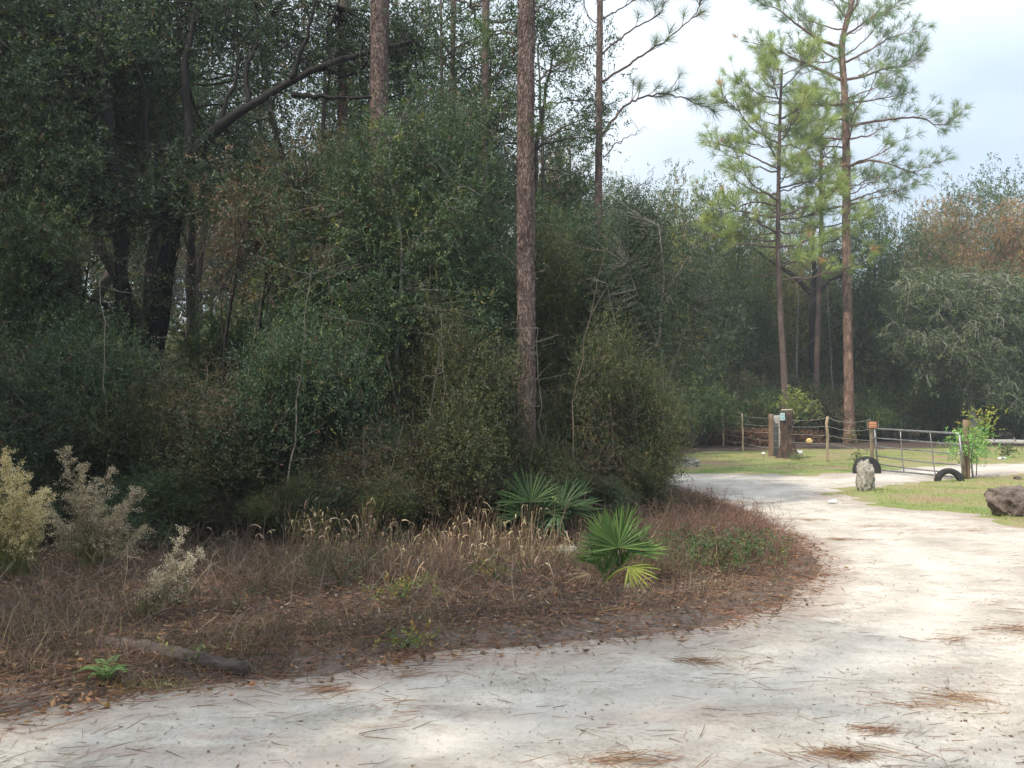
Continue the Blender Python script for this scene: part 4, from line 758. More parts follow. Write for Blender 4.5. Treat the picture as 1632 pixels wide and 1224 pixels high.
# sign on the hinge post
x = px_x(1389.5, 22.88); z = at(1389, 677, 22.88)[2]
t = thing('warning_sign', 'small orange and black sign nailed to the gate hinge post', 'sign', (x, 22.9, z))
def flat(name, m, c, s, par): mb = MB(); boxes(mb, c, s); return obj(name, mb.mesh(name, m), par)
M_BLK = noise_mat('sign_black', [(.3, (.02, .02, .022)), (.7, (.035, .035, .035))], 5, 2, .6, .05); M_ORG = noise_mat('sign_orange', [(.3, (.50, .19, .09)), (.7, (.62, .27, .14))], 6, 3, .6, .05); M_PALE = noise_mat('sign_pale', [(.3, (.6, .5, .42)), (.7, (.7, .6, .5))], 6, 3, .6, .05)
flat('board', M_BLK, (0, -.03, 0), (.30, .008, .19), t); flat('panel', M_ORG, (0, -.0375, 0), (.21, .005, .165), t)
for i, (yy, ww) in enumerate([(.05, .15), (.015, .17), (-.02, .13), (-.05, .16)]): flat('bar', M_BLK if i in (1, 3) else M_PALE, (0, -.042, yy), (ww, .003, .009), t)
flat('edge_strip', M_PALE, (-.148, -.036, 0), (.006, .006, .19), t); flat('edge_strip', M_PALE, (.148, -.036, 0), (.006, .006, .19), t)

# stumps
M_STUMP = noise_mat('stump_bark', [(.35, (.03, .021, .018)), (.52, (.075, .052, .044)), (.72, (.18, .12, .085))], 9, 8, .95, 1.0, 24, (1, 1, .3), dist=.06)
M_GREYWOOD = noise_mat('grey_wood', [(.3, (.24, .23, .22)), (.7, (.42, .41, .40))], 6, 5, .9, .6, 30, (1, 1, .12)); M_ORWOOD = noise_mat('raw_bark', [(.3, (.09, .06, .045)), (.7, (.24, .16, .115))], 9, 5, .9, .8, 30, (1, 1, .3))
def stump():
    g = G(1256, 732); z = zz(g[0], g[1]); rg = np.random.RandomState(4); mb = MB(); n = 26; hs = np.linspace(0, 1, 16); V = []
    fl = 1 + .12 * np.sin(np.arange(n) / n * 2 * PI * 5) * 1 + rg.rand(n) * .12
    for h in hs:
        r = .19 + .13 * math.exp(-h * 7) + .015 * math.sin(h * 9)
        for k in range(n):
            a = 2 * PI * k / n; rr_ = r * (1 + (fl[k] - 1) * (1 + 2.5 * math.exp(-h * 6))) * (1 + .04 * rg.randn()); V.append((rr_ * math.cos(a) + .03 - .05 * h, rr_ * math.sin(a), -.08 + h * (1.68 + (.06 * math.sin(k * 1.7) if h == 1 else 0))))
    i = np.arange(15)[:, None] * n; j = np.arange(n)[None]; jn = (j + 1) % n; V.append((0, 0, 1.55)); mb.add(V, q=np.stack([i + j, i + jn, i + n + jn, i + n + j], -1).reshape(-1, 4), t=[[15 * n + k, 15 * n + (k + 1) % n, 16 * n] for k in range(n)])
    tag(obj('tree_stump', mb.mesh('tree_stump', M_STUMP, True), None, (g[0], g[1], z)), 'tall dark stump with a flared foot standing in the fence line', 'stump')
    sy = g[1] - .24; x = px_x(1246.5, sy); zc = at(1246, 664, sy)[2]
    t = thing('notice', 'small pale blue notice fixed to the top of the dark stump', 'notice', (x, sy, zc)); Mb = noise_mat('pale_blue', [(.3, (.30, .48, .54)), (.7, (.42, .60, .65))], 12, 3, .6, .05)
    flat('board', Mb, (0, 0, 0), (.16, .012, .25), t); flat('slot', M_GREYWOOD, (.01, -.008, .05), (.10, .004, .03), t); flat('slot', M_BLK, (0, -.008, -.05), (.08, .004, .02), t)
    mb = MB(); tube(mb, np.array([[-.2, 0, 0], [0, .01, .005], [.18, 0, .02]]), .018, 6); tag(obj('stick', mb.mesh('stick', M_PALE, True), None, (g[0] - .03, g[1] - .05, z + 1.66)), 'short pale stick lying across the top of the dark stump', 'stick')
    # hollow log stood on end
    y = g[1] + 1.4; x = px_x(1235, y); z = zz(x, y); h0 = at(1235, 660, y)[2] - z
    t = thing('hollow_stump', 'hollow grey stump with brown bark edges left of the dark stump', 'stump', (x, y, z))
    for nm, ro, ri, m in (('bark', .235, .195, M_ORWOOD), ('inner_wood', .193, .15, M_GREYWOOD)):
        mb = MB(); V = []; n = 30; a0, a1 = R(-52), R(232); rg = np.random.RandomState(9)
        jit = rg.rand(n) * .03; tp = rg.rand(n) * .09
        for h in np.linspace(0, 1, 12):
            for k in range(n):
                a = a0 + (a1 - a0) * k / (n - 1); s = 1 + jit[k] + .02 * rg.randn() + .12 * math.exp(-h * 9)
                V.append((ro * s * math.cos(a), ro * s * math.sin(a), -.06 + h * (h0 - tp[k] + .06))); V.append((ri * s * math.cos(a), ri * s * math.sin(a), -.06 + h * (h0 - tp[k] + .06)))
        q_ = []
        for r_ in range(11):
            for k in range(n - 1):
                a = (r_ * n + k) * 2; b_ = a + 2; c = a + 2 * n; d = c + 2; q_ += [[a, b_, d, c], [b_ + 1, a + 1, c + 1, d + 1]]
            for k in (0, n - 1): a = (r_ * n + k) * 2; c = a + 2 * n; q_.append([a, c, c + 1, a + 1])
        for k in range(n - 1): a = (11 * n + k) * 2; q_.append([a, a + 2, a + 3, a + 1])
        mb.add(V, q=q_); obj(nm, mb.mesh(nm, m, True), t)
stump()
# ball, litter
def sphere_thing(name, label, cat, px, py, r, m, sc=(1, 1, 1)):
    g = G(px, py); x, y = g[0], g[1]; mb = MB(); n = 20; V = []
    for a in np.linspace(0, PI, 12):
        for b_ in range(n): V.append((math.sin(a) * math.cos(b_ * 2 * PI / n) * r * sc[0], math.sin(a) * math.sin(b_ * 2 * PI / n) * r * sc[1], math.cos(a) * r * sc[2] + r * sc[2]))
    i = np.arange(11)[:, None] * n; j = np.arange(n)[None]; jn = (j + 1) % n; mb.add(V, q=np.stack([i + j, i + n + j, i + n + jn, i + jn], -1).reshape(-1, 4))
    return tag(obj(name, mb.mesh(name, m, True), None, (x, y, zz(x, y))), label, cat)
M_WHITE = noise_mat('worn_white_plastic', [(.3, (.62, .63, .66)), (.7, (.8, .8, .8))], 8, 3, .6, .2)
M_BALL = noise_mat('yellow_rubber', [(.35, (.60, .42, .15)), (.6, (.72, .54, .24))], 6, 3, .55, .05)
sphere_thing('ball', 'yellow orange ball lying behind the wire fence', 'ball', 1290, 712, .155, M_BALL)
sphere_thing('plastic_tub', 'small white tub upside down on the grass left of the hollow stump', 'tub', 1217, 727, .075, M_WHITE, (1, 1, .7))
def crumple(name, label, px, py, s, seed):
    g = G(px, py); rg = np.random.RandomState(seed); n = 16; V = []
    for a in np.linspace(0, PI, 10):
        for b_ in range(n): k = 1 + .35 * rg.randn() * math.sin(a); V.append((math.sin(a) * math.cos(b_ * 2 * PI / n) * s[0] * k, math.sin(a) * math.sin(b_ * 2 * PI / n) * s[1] * k, (math.cos(a) * k + 1) * s[2]))
    i = np.arange(9)[:, None] * n; j = np.arange(n)[None]; jn = (j + 1) % n; mb = MB(); mb.add(V, q=np.stack([i + j, i + n + j, i + n + jn, i + jn], -1).reshape(-1, 4))
    tag(obj(name, mb.mesh(name, M_WHITE), None, (g[0], g[1], zz(g[0], g[1]))), label, 'litter')
crumple('plastic_bag', 'crumpled white bag on the grass between the dark stump and the yellow ball', 1273, 726, (.14, .09, .07), 1)
crumple('paper_scrap', 'white scrap on the grass beside the small plant at the right', 1598, 733, (.13, .08, .03), 2)
crumple('paper_scrap', 'white scrap seen through the free end of the metal gate', 1537, 748, (.05, .05, .05), 3)
def cup():
    g = G(1326, 803); mb = MB(); P = np.array([[0, 0, 0], [.02, 0, 0], [.13, 0, .0], [.14, 0, 0]]); tube(mb, P, [.026, .027, .038, .040], 16); tube(mb, np.array([[.134, 0, 0], [.142, 0, 0]]), [.043, .043], 16)
    tag(obj('foam_cup', mb.mesh('foam_cup', M_WHITE, True), None, (g[0] - .07, g[1], zz(g[0], g[1]) + .038), .15), 'white foam cup lying on its side on the sand track', 'cup')
cup()
# grey log at the far right
mb = MB(); rg = np.random.RandomState(3); a = G(1568, 711); c = G(1700, 714); P = np.array([a * (1 - s) + c * s for s in np.linspace(0, 1, 20)]); P[:, 2] = .13; P0 = P[0].copy(); P0[2] = 0; tube(mb, P - P0, .12 * (1 + .05 * rg.randn(20)), 12, rough=.06, rg=rg)
for s in (3, 8): tube(mb, np.array([P[s] - P0, P[s] - P0 + np.array([-.25, -.1, .22])]), [.03, .015], 6)
tag(obj('fallen_log', mb.mesh('fallen_log', M_GREYWOOD, True), None, (P0[0], P0[1], zz(P0[0], P0[1]))), 'pale grey fallen log lying at the far edge of the grass', 'log')
# dark half buried log in the verge
mb = MB(); a = G(150, 1052); c = G(392, 1082); rg = np.random.RandomState(5); P = np.array([a * (1 - s) + c * s for s in np.linspace(0, 1, 24)]); P0 = P[0].copy(); P = P - P0; P[:, 2] = -.02 + .02 * np.sin(np.linspace(0, 5, 24)); tube(mb, P, np.linspace(.07, .05, 24) * (1 + .05 * rg.randn(24)), 22, rough=.16, rg=rg)
tag(obj('rotten_log', mb.mesh('rotten_log', noise_mat('rotten_wood', [(.3, (.05, .038, .034)), (.6, (.11, .085, .075)), (.8, (.18, .145, .13))], 10, 6, .95, 1, 40, (.3, 1, 1)), True), None, (P0[0], P0[1], zz(P0[0], P0[1]) - .02)), 'rotten grey brown log sunk in the dry litter near the sand edge', 'log')
print('hard things')

# ------------------------------------------------------------------ brush piles, saplings and small plants of the clearing
def brush(label, px, py, w, h, d, seed, col, n=900):
    g = G(px, py); rg = np.random.RandomState(seed); mb = MB()
    for _ in range(n // 6):
        a = np.array([rg.normal(0, w * .32), rg.normal(0, d * .3), rg.rand() * h * .7]); e = a + rg.randn(3) * np.array([.5, .3, .32]); e[2] = min(max(e[2], .02), h * 1.1)
        tube(mb, bez(a, (a + e) / 2 + rg.randn(3) * .1, e, 5), np.linspace(rg.uniform(.008, .022), .004, 5), 4, pal(rg, 1, col, [1] * len(col))[0], cap=False)
    o = np.stack([rg.normal(0, w * .3, n * 4), rg.normal(0, d * .3, n * 4), rg.rand(n * 4) ** 1.3 * h * .9], 1); leaves(mb, o, rg.randn(n * 4, 3), rg.randn(n * 4, 3), .10, .05, pal(rg, n * 4, col, [1] * len(col)))
    tag(obj('brush_pile', mb.mesh('brush_pile', M_DRY), None, (g[0], g[1], zz(g[0], g[1]))), label, 'brush pile')
RB = [(.20, .10, .07), (.13, .07, .05), (.26, .15, .10), (.09, .06, .05)]
brush('heap of red brown dead brush behind the first fence posts', 1150, 713, 2.0, .95, 1.4, 1, RB)
brush('heap of red brown dead brush between the thin posts and the hollow stump', 1205, 714, 1.8, .85, 1.2, 2, RB)
brush('low brown dead brush behind the dark stump', 1280, 708, 1.6, .7, 1.0, 3, [(.2, .12, .08), (.12, .09, .06), (.3, .18, .1)], 500)
stem_tree('citrus_sapling', 'bright green sapling with a yellow green top just right of the thick gate post', 'tree', 20.9, 1555, [([(1551, 762), (1548, 730), (1553, 700), (1560, 680), (1562, 665)], .022, .008, 0), ([(1550, 735), (1538, 715), (1530, 705)], .012, .004, 0), ([(1551, 728), (1562, 708), (1568, 700)], .012, .004, 0)],
          [(1543, 706, 18, 15, 34, .0), (1556, 712, 13, 15, 18, .0), (1530, 708, 8, 7, 7, 0)], ([(.10, .22, .06), (.16, .30, .09), (.22, .36, .12)], [3, 4, 3]), M_GREYBARK, 81, (.06, .03), 5)
stem_tree('yellow_sapling', 'thin sapling with yellow green leaves rising above the bright green one', 'tree', 21.3, 1562, [([(1556, 758), (1558, 715), (1562, 690), (1563, 668)], .014, .006, 0)], [(1562, 676, 12, 9, 14, 0), (1573, 670, 6, 5, 4, 0)], ([(.30, .33, .06), (.38, .38, .08), (.20, .28, .06)], [3, 3, 2]), M_GREYBARK, 82, (.07, .035), 4)
stem_tree('lime_bush', 'lime green bush with a leaning pale stem behind the stumps', 'bush', 36, 1262, [([(1262, 700), (1262, 660), (1268, 630)], .03, .01, 0), ([(1262, 680), (1285, 650), (1300, 640)], .02, .008, 0)], [(1266, 645, 14, 20, 30, 0), (1288, 648, 10, 8, 7, 0)], ([(.17, .20, .06), (.24, .27, .08), (.12, .15, .05)], [3, 3, 3]), M_GREYBARK, 83, (.09, .045), 9)
def weed(label, px, py, h, w, pl, seed, n=60, leaf=(.05, .025), name='small_plant', cat='plant'):
    g = G(px, py); rg = np.random.RandomState(seed); mb = MB(); sb = MB()
    for _ in range(9):
        e = np.array([rg.normal(0, w * .4), rg.normal(0, w * .4), h * rg.uniform(.6, 1)]); tube(sb, bez(np.zeros(3), np.array([0, 0, h * .5]), e, 5), np.linspace(.006, .002, 5), 4, (.12, .14, .06), cap=False)
    P = np.stack([rg.normal(0, w * .33, n), rg.normal(0, w * .33, n), rg.uniform(.15, 1, n) * h], 1); sprigs(mb, rg, P, rg.randn(n, 3) + np.array([0, 0, .6]), 6, leaf[0] * 2.5, leaf[0], leaf[1], pl)
    t = thing(name, label, cat, (g[0], g[1], zz(g[0], g[1]))); obj('stem', sb.mesh('stem', M_DRY, True), t); obj('leaves', mb.mesh('leaves', M_LEAF), t); return t
weed('small green plant on the open grass right of the citrus sapling', 1606, 731, .42, .45, P_LIGHT, 91, 60, (.07, .035))
weed('low green weed in the grass just behind the left tyre', 1367, 742, .35, .3, P_LIGHT, 92, 34, (.06, .03))
weed('tiny green seedling behind the fence left of the tallest pine', 1293, 702, .45, .4, ([(.12, .28, .07), (.16, .32, .1)], [1, 1]), 93, 30, (.09, .05))
weed('small yellow green seedling at the foot of the tallest pine', 1358, 712, .8, .4, P_YEL, 94, 26, (.1, .04))
weed('grassy green tuft at the right foot of the dark stump', 1272, 736, .2, .5, P_LIGHT, 95, 60, (.05, .02))
# ---- lawn grass
rg = np.random.RandomState(41); n = 130000; X = rg.uniform(3, 30, n); Y = 12 + 30 * rg.rand(n) ** 1.5
k = (sdist(X, Y, LAWN) < .3) & (sdist(X, Y, ROAD) > -.05 + .3 * rg.rand(n)) & (vnoise(X, Y, 1.3, 31) + .6 * vnoise(X, Y, .35, 32) > -.18 * 1) & (X < Y * .68)
X, Y = X[k], Y[k]; n = len(X); g1 = vnoise(X, Y, 3.2, 33) + .5 * vnoise(X, Y, .8, 34); c0 = np.array([.38, .30, .17]); c1 = np.array([.20, .27, .07]); f = np.clip(g1 * 2.2 + .62, 0, 1)[:, None]
c = (c0 * (1 - f) + c1 * f) * (1 + .3 * (rg.rand(n, 1) * 2 - 1)); mb = MB(); d = rg.randn(n, 3) * .7 + np.array([0, 0, 1.0]); d[:, 2] = abs(d[:, 2])
needles(mb, np.stack([X, Y, zat(X, Y) - .004], 1), d, .035 + .05 * rg.rand(n), .007, c, rg, .1)
tag(obj('lawn_grass', mb.mesh('lawn_grass', M_DRY)), 'short patchy green and straw coloured grass around the gate and fence', 'grass', kind='stuff')

# ------------------------------------------------------------------ the dry verge in front of the wood
def wall_y(x):     # where the shrubs begin
    return np.interp(x, [-9, -6, -3, 0, 1.2, 2.2, 3.2, 5], [9.8, 9.9, 10.2, 10.6, 11.6, 12.6, 15.5, 17])
def verge_pts(rg, n, rmin, over=1.0, near=1.2):
    X = rg.uniform(-9, 5.2, n); Y = 4.0 + 13 * rg.rand(n) ** near
    r = sdist(X, Y, ROAD); k = (r > rmin + .12 * rg.randn(n)) & (Y < wall_y(X) + over) & (abs(X) < Y * .66) ; return X[k], Y[k], r[k]
DRYC = [(.13, .088, .075), (.185, .13, .108), (.085, .062, .056), (.26, .195, .145), (.085, .09, .055), (.33, .26, .18)]
def patchy(rg, X, Y):     # red brown, straw and olive weeds grow in patches
    a = vnoise(X, Y, 1.1, 201) + .6 * vnoise(X, Y, .35, 202); b_ = vnoise(X, Y, .9, 203) + .6 * vnoise(X, Y, .3, 204); n = len(X)
    c = pal(rg, n, DRYC, [6, 5, 5, 2, 1.2, .8]); t = pal(rg, n, [(.30, .24, .165), (.22, .175, .125), (.38, .31, .21), (.15, .115, .09)], [3, 3, 1, 2]); o = pal(rg, n, [(.105, .115, .055), (.15, .145, .07), (.09, .075, .05)], [3, 2, 2])
    k = (a + .12 * rg.randn(n)) > .22; c[k] = t[k]; k = (b_ + .12 * rg.randn(n)) > .34; c[k] = o[k]; return c
rg = np.random.RandomState(51)
X, Y, r = verge_pts(rg, 150000, .06); n = len(X); dens = vnoise(X, Y, .55, 52) + .5 * vnoise(X, Y, 1.6, 53)
k = rg.rand(n) < np.clip(.55 + 1.3 * dens, .1, 1) * np.clip(r / .4 + .25, 0, 1); X, Y, r, dens = X[k], Y[k], r[k], dens[k]; n = len(X)
h = (.06 + .22 * np.clip(r / 1.3, 0, 1) * (1 + 1.9 * np.clip(dens, -.5, 1))) * (.5 + .8 * rg.rand(n))
mb = MB(); d = rg.randn(n, 3) * .65 + np.array([0, 0, .75]); d[:, 2] = abs(d[:, 2]) + .05
ribbons(mb, np.stack([X, Y, zat(X, Y) - .005], 1), d, h, .0035 + .003 * rg.rand(n), patchy(rg, X, Y), rg, droop=.45 * rg.rand(n), seg=2)
tag(obj('dry_undergrowth', mb.mesh('dry_undergrowth', M_DRY)), 'tangle of brown dead weeds and stalks covering the verge in front of the wood', 'undergrowth', kind='stuff')
rg = np.random.RandomState(58); mb = MB(); P = [G(rg.uniform(0, 470), rg.normal(1068, 20)) for _ in range(5200)] + [G(rg.uniform(300, 760), rg.normal(1030, 14)) for _ in range(1800)] + [G(rg.uniform(-40, 520), rg.uniform(940, 1060)) for _ in range(4200)]
P = np.array(P); k = sdist(P[:, 0], P[:, 1], ROAD) > .03; P = P[k]; n = len(P); d = rg.randn(n, 3) * .8 + np.array([0, 0, .6]); d[:, 2] = abs(d[:, 2])
ribbons(mb, np.stack([P[:, 0], P[:, 1], zat(P[:, 0], P[:, 1])], 1), d, rg.uniform(.05, .22, n), .0035, pal(rg, n, DRYC + [(.13, .13, .06)], [6, 5, 5, 2, 1.2, .8, 1]), rg, droop=.6 * rg.rand(n), seg=3)
tag(obj('matted_weeds', mb.mesh('matted_weeds', M_DRY)), 'matted dead weeds lying over the rotten log near the sand edge', 'weeds', kind='stuff')
rg = np.random.RandomState(51)
# fallen leaves and needles on the verge floor
X, Y, r = verge_pts(rg, 60000, -.12, 2.0); n = len(X); mb = MB(); c = pal(rg, n, [(.20, .12, .085), (.30, .20, .13), (.13, .085, .07), (.42, .33, .25), (.36, .19, .10)], [5, 3, 5, .8, .7])
leaves(mb, np.stack([X, Y, zat(X, Y) + .008 + .03 * rg.rand(n)], 1), rg.randn(n, 3) * np.array([1, 1, .25]), np.array([0, 0, 1]) + rg.randn(n, 3) * .5, .025 + .05 * rg.rand(n), .010 + .022 * rg.rand(n), c, .1)
X, Y, r = verge_pts(rg, 60000, -.15, .6); X2, Y2, r2 = verge_pts(rg, 120000, -.12, .1); k2 = (r2 < .45) & (rg.rand(len(r2)) < .85); X = np.concatenate([X, X2[k2]]); Y = np.concatenate([Y, Y2[k2]]); n = len(X); th = rg.rand(n) * PI; d = np.stack([np.cos(th), np.sin(th), .12 * rg.randn(n)], 1)
needles(mb, np.stack([X, Y, zat(X, Y) + .012 + .03 * rg.rand(n)], 1), d, .10 + .16 * rg.rand(n), .0035, pal(rg, n, [(.26, .14, .09), (.18, .10, .075), (.34, .2, .13)], [3, 3, 1]), rg, .03)
tag(obj('leaf_litter', mb.mesh('leaf_litter', M_DRY)), 'fallen brown leaves and pine needles lying on the verge', 'leaf litter', kind='stuff')
# dead twigs and woody wisps, knee high
rg = np.random.RandomState(57); mb = MB(); X, Y, r = verge_pts(rg, 2600, .5, 1.0); C = pal(rg, len(X), [(.17, .12, .11), (.25, .19, .16), (.11, .08, .07), (.38, .30, .22)], [4, 3, 3, 1.2])
for x, y, rr_, c in zip(X, Y, r, C):
    z = zz(x, y) if rg.rand() < .02 else .1; hgt = rg.uniform(.15, .5) * min(1, .3 + rr_ / 2.0); a = np.array([x, y, z - .03]); d = nrm(np.array([rg.randn() * .5, rg.randn() * .5, rg.uniform(.1, 1)])); e = a + d * hgt * 1.3; Q = bez(a, (a + e) / 2 + rg.randn(3) * .05, e, 5); tube(mb, Q, np.linspace(.0035, .0012, 5), 3, c, cap=False)
    for _ in range(3):
        i = rg.randint(1, 5); e2 = Q[i] + nrm(rg.randn(3) + np.array([0, 0, .4])) * hgt * .35; tube(mb, np.array([Q[i], (Q[i] + e2) / 2 + rg.randn(3) * .01, e2]), [.002, .0016, .001], 3, c, cap=False)
tag(obj('dead_twigs', mb.mesh('dead_twigs', M_DRY)), 'thin bare grey brown twigs standing and lying through the verge', 'twigs', kind='stuff')
# straw coloured curled grass stalks in the middle
rg = np.random.RandomState(61); mb = MB(); P = []; 
for cx, cy_, sx, sy, m in [(570, 900, 50, 18, 18), (645, 890, 34, 22, 18), (715, 885, 26, 25, 24), (775, 885, 28, 26, 34), (825, 882, 24, 18, 26), (862, 895, 18, 12, 10), (500, 900, 30, 14, 9), (690, 935, 80, 22, 18), (480, 890, 8, 5, 5), (420, 905, 40, 14, 8), (900, 900, 25, 12, 7)]:
    for _ in range(m): P.append((*G(rg.normal(cx, sx), min(rg.normal(cy_, sy), 955))[:2],))
P = np.array(P); per = 12; n = len(P) * per; B = np.repeat(P, per, 0) + rg.randn(n, 2) * .045; c = pal(rg, n, [(.24, .155, .115), (.36, .27, .18), (.16, .11, .09), (.45, .37, .25), (.16, .14, .07)], [4, 2.4, 5, 1, 1]); d = rg.randn(n, 3) * .22 + np.array([.08, 0, 1]) + np.repeat(rg.randn(len(P), 3) * .22, per, 0)
L_ = rg.uniform(.15, .66, n) * np.repeat(rg.uniform(.45, 1.2, len(P)), per); ribbons(mb, np.stack([B[:, 0], B[:, 1], zat(B[:, 0], B[:, 1]) - .01], 1), d, L_, .005, c * .85, rg, droop=.08, seg=3, tipw=.6)
k = rg.rand(n) < .30; T = np.stack([B[:, 0], B[:, 1], zat(B[:, 0], B[:, 1])], 1)[k] + nrm(d[k]) * (L_[k] * .93)[:, None]; T[:, 2] -= .07 * L_[k]; m = len(T)
ribbons(mb, T, d[k] + rg.randn(m, 3) * .5, rg.uniform(.08, .19, m), .012, pal(rg, m, [(.50, .40, .26), (.40, .29, .19), (.58, .50, .36)], [3, 3, 1]), rg, droop=rg.uniform(.5, 1.8, m), seg=5, tipw=.35)
tag(obj('curled_dry_grass', mb.mesh('curled_dry_grass', M_DRY)), 'tall straw coloured grass with curled blades in front of the wood', 'dry grass', kind='stuff')
# red brown low brush on the tip of the verge
rg = np.random.RandomState(66); mb = MB(); 
Pp = [(rg.normal(1180, 60), rg.normal(868, 34)) for _ in range(700)] + [(rg.normal(1080, 50), rg.normal(870, 25)) for _ in range(300)] + [(rg.normal(1110, 30), rg.normal(815, 12)) for _ in range(140)]
for p in Pp:
    g = G(*p); 
    if sdist(np.array([g[0]]), np.array([g[1]]), ROAD)[0] < .18: continue
    a = np.array([g[0], g[1], .06]); hgt = rg.uniform(.12, .38); e = a + nrm(np.array([rg.randn() * .6, rg.randn() * .6, 1.0])) * hgt; c = pal(rg, 1, [(.20, .11, .09), (.26, .16, .12), (.13, .08, .07), (.32, .24, .18)], [4, 3, 3, .7])[0]; Q = bez(a, (a + e) / 2 + rg.randn(3) * .03, e, 4); tube(mb, Q, np.linspace(.003, .001, 4), 3, c, cap=False)
    for _ in range(5):
        i = rg.randint(1, 4); e2 = Q[i] + nrm(rg.randn(3) + np.array([0, 0, .6])) * hgt * .4; tube(mb, np.array([Q[i], e2]), [.0018, .001], 3, c, cap=False)
tag(obj('red_brown_brush', mb.mesh('red_brown_brush', M_DRY)), 'low red brown leafless brush on the rounded tip of the verge', 'brush', kind='stuff')
# green weeds on the verge
WL = [(1150, 925, .34, .75, 210, P_LIGHT, 'low green leafy weeds on the rounded tip of the verge right of the bright palmetto'), (1195, 905, .30, .55, 110, P_LIGHT, 'small green weeds nearest the sand on the rounded tip of the verge'), (1105, 905, .28, .5, 80, P_EVER, 'low green weeds close right of the yellow palmetto frond'),
      (640, 985, .22, .5, 46, P_YEL, 'yellow green weeds low in the brown verge below the curled grass'), (790, 950, .22, .4, 34, P_YEL, 'yellow green weeds left of the bright palmetto foot'), (540, 960, .26, .45, 34, P_DUN, 'dull weeds in the verge below the thin tan stalks'),
      (505, 905, .45, .3, 26, ([(.32, .24, .10), (.24, .19, .10)], [1, 1]), 'yellow brown weed standing before the dark shrubs right of the small dog fennel'), (650, 1040, .14, .35, 26, P_YEL, 'low yellowing weeds at the sand edge in the middle'), (305, 1075, .1, .2, 10, P_LIGHT, 'tiny green plant at the right end of the rotten log'), (380, 1000, .14, .3, 20, P_DUN, 'dull green weeds behind the rotten log'), (285, 995, .16, .2, 14, P_LIGHT, 'small green weed behind the middle of the rotten log'), (600, 925, .4, .6, 60, P_DUN, 'dull olive weeds among the left end of the curled grass')]
for i, (px, py, h, w, n, pl, lb) in enumerate(WL): weed(lb, px, py, h, w, pl, 100 + i, n, (.034, .015), 'weed', 'weed')
# fern at the sand edge
def fern():
    g = G(168, 1102); rg = np.random.RandomState(7); t = thing('fern', 'bright green fern at the sand edge in front of the rotten log', 'fern', (g[0], g[1], zz(g[0], g[1])))
    for i in range(9):
        mb = MB(); th = i * .7 + .2; o = np.array([math.cos(th), math.sin(th), 0]); l = rg.uniform(.12, .19); Q = bez(np.zeros(3), o * l * .3 + np.array([0, 0, l * .9]), o * l + np.array([0, 0, l * .6]), 14); tube(mb, Q, np.linspace(.002, .001, 14), 3, (.12, .16, .05), cap=False); T = nrm(np.gradient(Q, axis=0)); s = nrm(np.cross(T, np.array([0, 0, 1.0])))
        for sg in (-1, 1): leaves(mb, Q[2:], s[2:] * sg + T[2:] * .5, np.tile([0, 0, 1.0], (12, 1)) + rg.randn(12, 3) * .1, np.linspace(.055, .012, 12), .016, pal(rg, 12, [(.13, .22, .07), (.18, .28, .10)], [1, 1]))
        obj('frond', mb.mesh('frond', M_FROND), t)
fern()
# straw clump at the sand edge, bottom left
rg = np.random.RandomState(71); mb = MB(); g = G(232, 1098); n = 420; P = np.stack([rg.normal(0, .11, n), rg.normal(0, .05, n), np.full(n, .0)], 1); d = rg.randn(n, 3) * .8 + np.array([0, -.2, .7]); d[:, 2] = abs(d[:, 2])
ribbons(mb, P, d, rg.uniform(.06, .17, n), .004, pal(rg, n, [(.42, .34, .19), (.30, .25, .13), (.20, .19, .09)], [3, 3, 2]), rg, droop=rg.uniform(.3, 1.3, n), seg=4)
tag(obj('straw_clump', mb.mesh('straw_clump', M_DRY), None, (g[0], g[1], zz(g[0], g[1]))), 'flattened straw coloured grass clump at the sand edge right of the fern', 'grass clump')

# ------------------------------------------------------------------ palmettos
def fan(mb, rg, hub, axis, face, Rr, nseg, spread, cols, wts, wd=.024, droop=.12):
    axis = nrm(np.array(axis, float)); face = nrm(np.array(face, float)); s = nrm(np.cross(face, axis)); axis = np.cross(s, face)
    th = np.linspace(-spread / 2, spread / 2, nseg) + rg.randn(nseg) * .045; d = np.cos(th)[:, None] * axis + np.sin(th)[:, None] * s + face * (.30 * rg.rand(nseg, 1) - .02)
    ln = Rr * (.78 + .22 * np.cos(th * .6)) * (.82 + .30 * rg.rand(nseg)); side = np.cross(d, face); c = pal(rg, nseg, cols, wts, .12)
    lim = rg.uniform(.3, 2.2, nseg)
    for sg in (-1, 1):       # each blade is folded along its middle
        sd = nrm(side * sg + face * .55); rows = []; seg = 6
        for k in range(seg + 1):
            t = k / seg; cc = np.asarray(hub) + d * ln[:, None] * t; cc[:, 2] -= droop * ln * t ** 3 * lim; w = wd * np.interp(t, [0, .12, .45, .8, 1], [.25, .7, 1.0, .6, .04]) / 2
            rows += [cc, cc + sd * w]
        v = np.stack(rows, 1); m = 2 * (seg + 1); f = np.array([[2 * k, 2 * k + 1, 2 * k + 3, 2 * k + 2] for k in range(seg)])
        mb.add(v, q=(np.arange(nseg)[:, None, None] * m + f[None]).reshape(-1, 4), c=np.repeat(c * (1 if sg > 0 else .93), m, 0))
